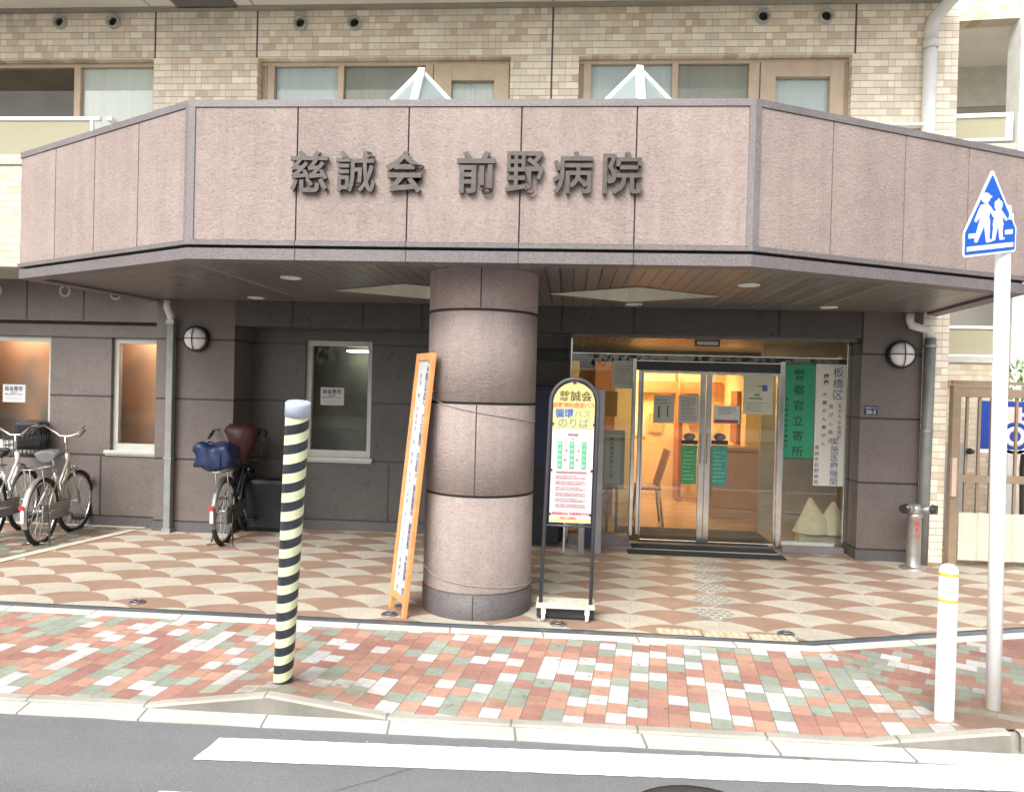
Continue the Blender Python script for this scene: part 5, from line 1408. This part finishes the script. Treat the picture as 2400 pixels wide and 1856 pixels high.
# things beyond the gate
b = B(); b.box(3.60, 4.42, 8.85, 8.95, 1.08, 1.68, 0); b.box(3.60, 4.42, 8.84, 8.96, 0, 1.079, 1); o = obj('courtyard_wall', b, [BRICKP, simple('grey_panel', (.34, .34, .33), .7, amt=.15, scale=4, local=False)]); origin(o, (4.0, 8.9, 0)); tag(o, 'low tiled courtyard wall with grey lower part seen through the gate bars', 'wall')
b = B(); b.box(4.44, 5.45, 8.58, 8.62, 1.04, 1.56, 0); b.box(4.44, 5.45, 8.575, 8.625, 1.0, 1.039, 1); b.box(4.415, 4.439, 8.575, 8.625, 1.0, 1.56, 1)
b.lathe([(.19, 0), (.19, -.004), (.155, -.004), (.155, 0)], (4.80, 8.579, 1.18), 32, 'Y', 1); b.lathe([(.11, 0), (.11, -.004), (.06, -.004), (.06, 0)], (4.80, 8.579, 1.18), 32, 'Y', 1)
b.box(4.60, 4.86, 8.574, 8.579, 1.34, 1.50, 2)
for i, c2 in enumerate('NET'): add_text(b, c2, .07, front(4.80+.24*math.sin(.35+i*.3), 8.578, 1.18+.24*math.cos(.35+i*.3)) @ Matrix.Rotation(-.35-i*.3, 4, 'Z'), 1, thick=.002, bold=.03)
o = obj('blue_banner', b, [simple('banner_blue', (.01, .05, .30), .5), WHITE, simple('banner_pink', (.7, .5, .45), .6)]); origin(o, (4.9, 8.6, 1)); tag(o, 'blue banner with a white ring and white edge behind the gate bars', 'banner')
b = B(); b.box(4.79, 5.3, 8.0, 8.3, .74, 1.04, bev=.02); b.box(4.83, 5.26, 8.05, 8.25, 0, .739, 1); o = obj('white_bin', b, [WHITE, DKGREY]); origin(o, (5.05, 8.15, 0)); tag(o, 'white box on a dark stand behind the gate right of the sign pole', 'box')
shr = thing('shrub', 'bright green leafy shrub rising behind the gate at the right picture edge', 'shrub', (5.15, 9.0, 0))
b = B()
for k in range(260):
    a = random.uniform(0, 2*PI); rr_ = random.random()**.5*.33; z = 1.45+random.random()*.55
    c = Vector((5.15+rr_*math.cos(a), 9.0+rr_*math.sin(a), z)); q = Matrix.Translation(c) @ Matrix.Rotation(random.uniform(0, 6.28), 4, 'Z') @ Matrix.Rotation(random.uniform(.3, 1.4), 4, 'X')
    b.face([q @ Vector(p) for p in ((0, -.04, 0), (.016, 0, 0), (0, .05, 0), (-.016, 0, 0))])
obj('foliage', b, simple('shrub_leaves', (.16, .27, .08), .5, amt=.35, scale=6), shr, recalc=False)
b = B(); b.tube([(5.15, 9, 0), (5.13, 9.02, .8), (5.16, 9, 1.6)], [.03, .025, .012], 8); obj('stem', b, simple('bark', (.1, .075, .05), .9), shr)

# =================================================================== OPPOSITE SIDE OF THE STREET (seen in the glass)
b = B()
for k in range(9000):
    cl = random.Random(k % 60); cx = cl.uniform(-22, 22); cyy = cl.uniform(-17, -12); cz = cl.uniform(2.2, 5.6); rr_ = cl.uniform(.9, 1.9)
    d = Vector((random.gauss(0, 1), random.gauss(0, 1), random.gauss(0, 1))).normalized()*rr_*random.random()**.33
    q = Matrix.Translation(Vector((cx, cyy, cz))+d) @ Matrix.Rotation(random.uniform(0, 6.28), 4, 'Z') @ Matrix.Rotation(random.uniform(0, 3), 4, 'X')
    b.face([q @ Vector(p) for p in ((0, -.16, 0), (.1, 0, 0), (0, .18, 0), (-.1, 0, 0))])
b.box(-30, 30, -19, -18.5, -.3, 2.4)
o = obj('tree_belt', b, simple('dark_leaves', (.045, .085, .035), .6, amt=.3, scale=1, local=False), recalc=False); o['kind'] = 'stuff'; o['label'] = 'dark green trees across the street mirrored in the entrance glass'; o['category'] = 'trees'
b = B(); b.face([(-60, -19, .02), (60, -19, .02), (60, -9, .02), (-60, -9, .02)]); obj('far_pavement', b, CONC, kind='structure')
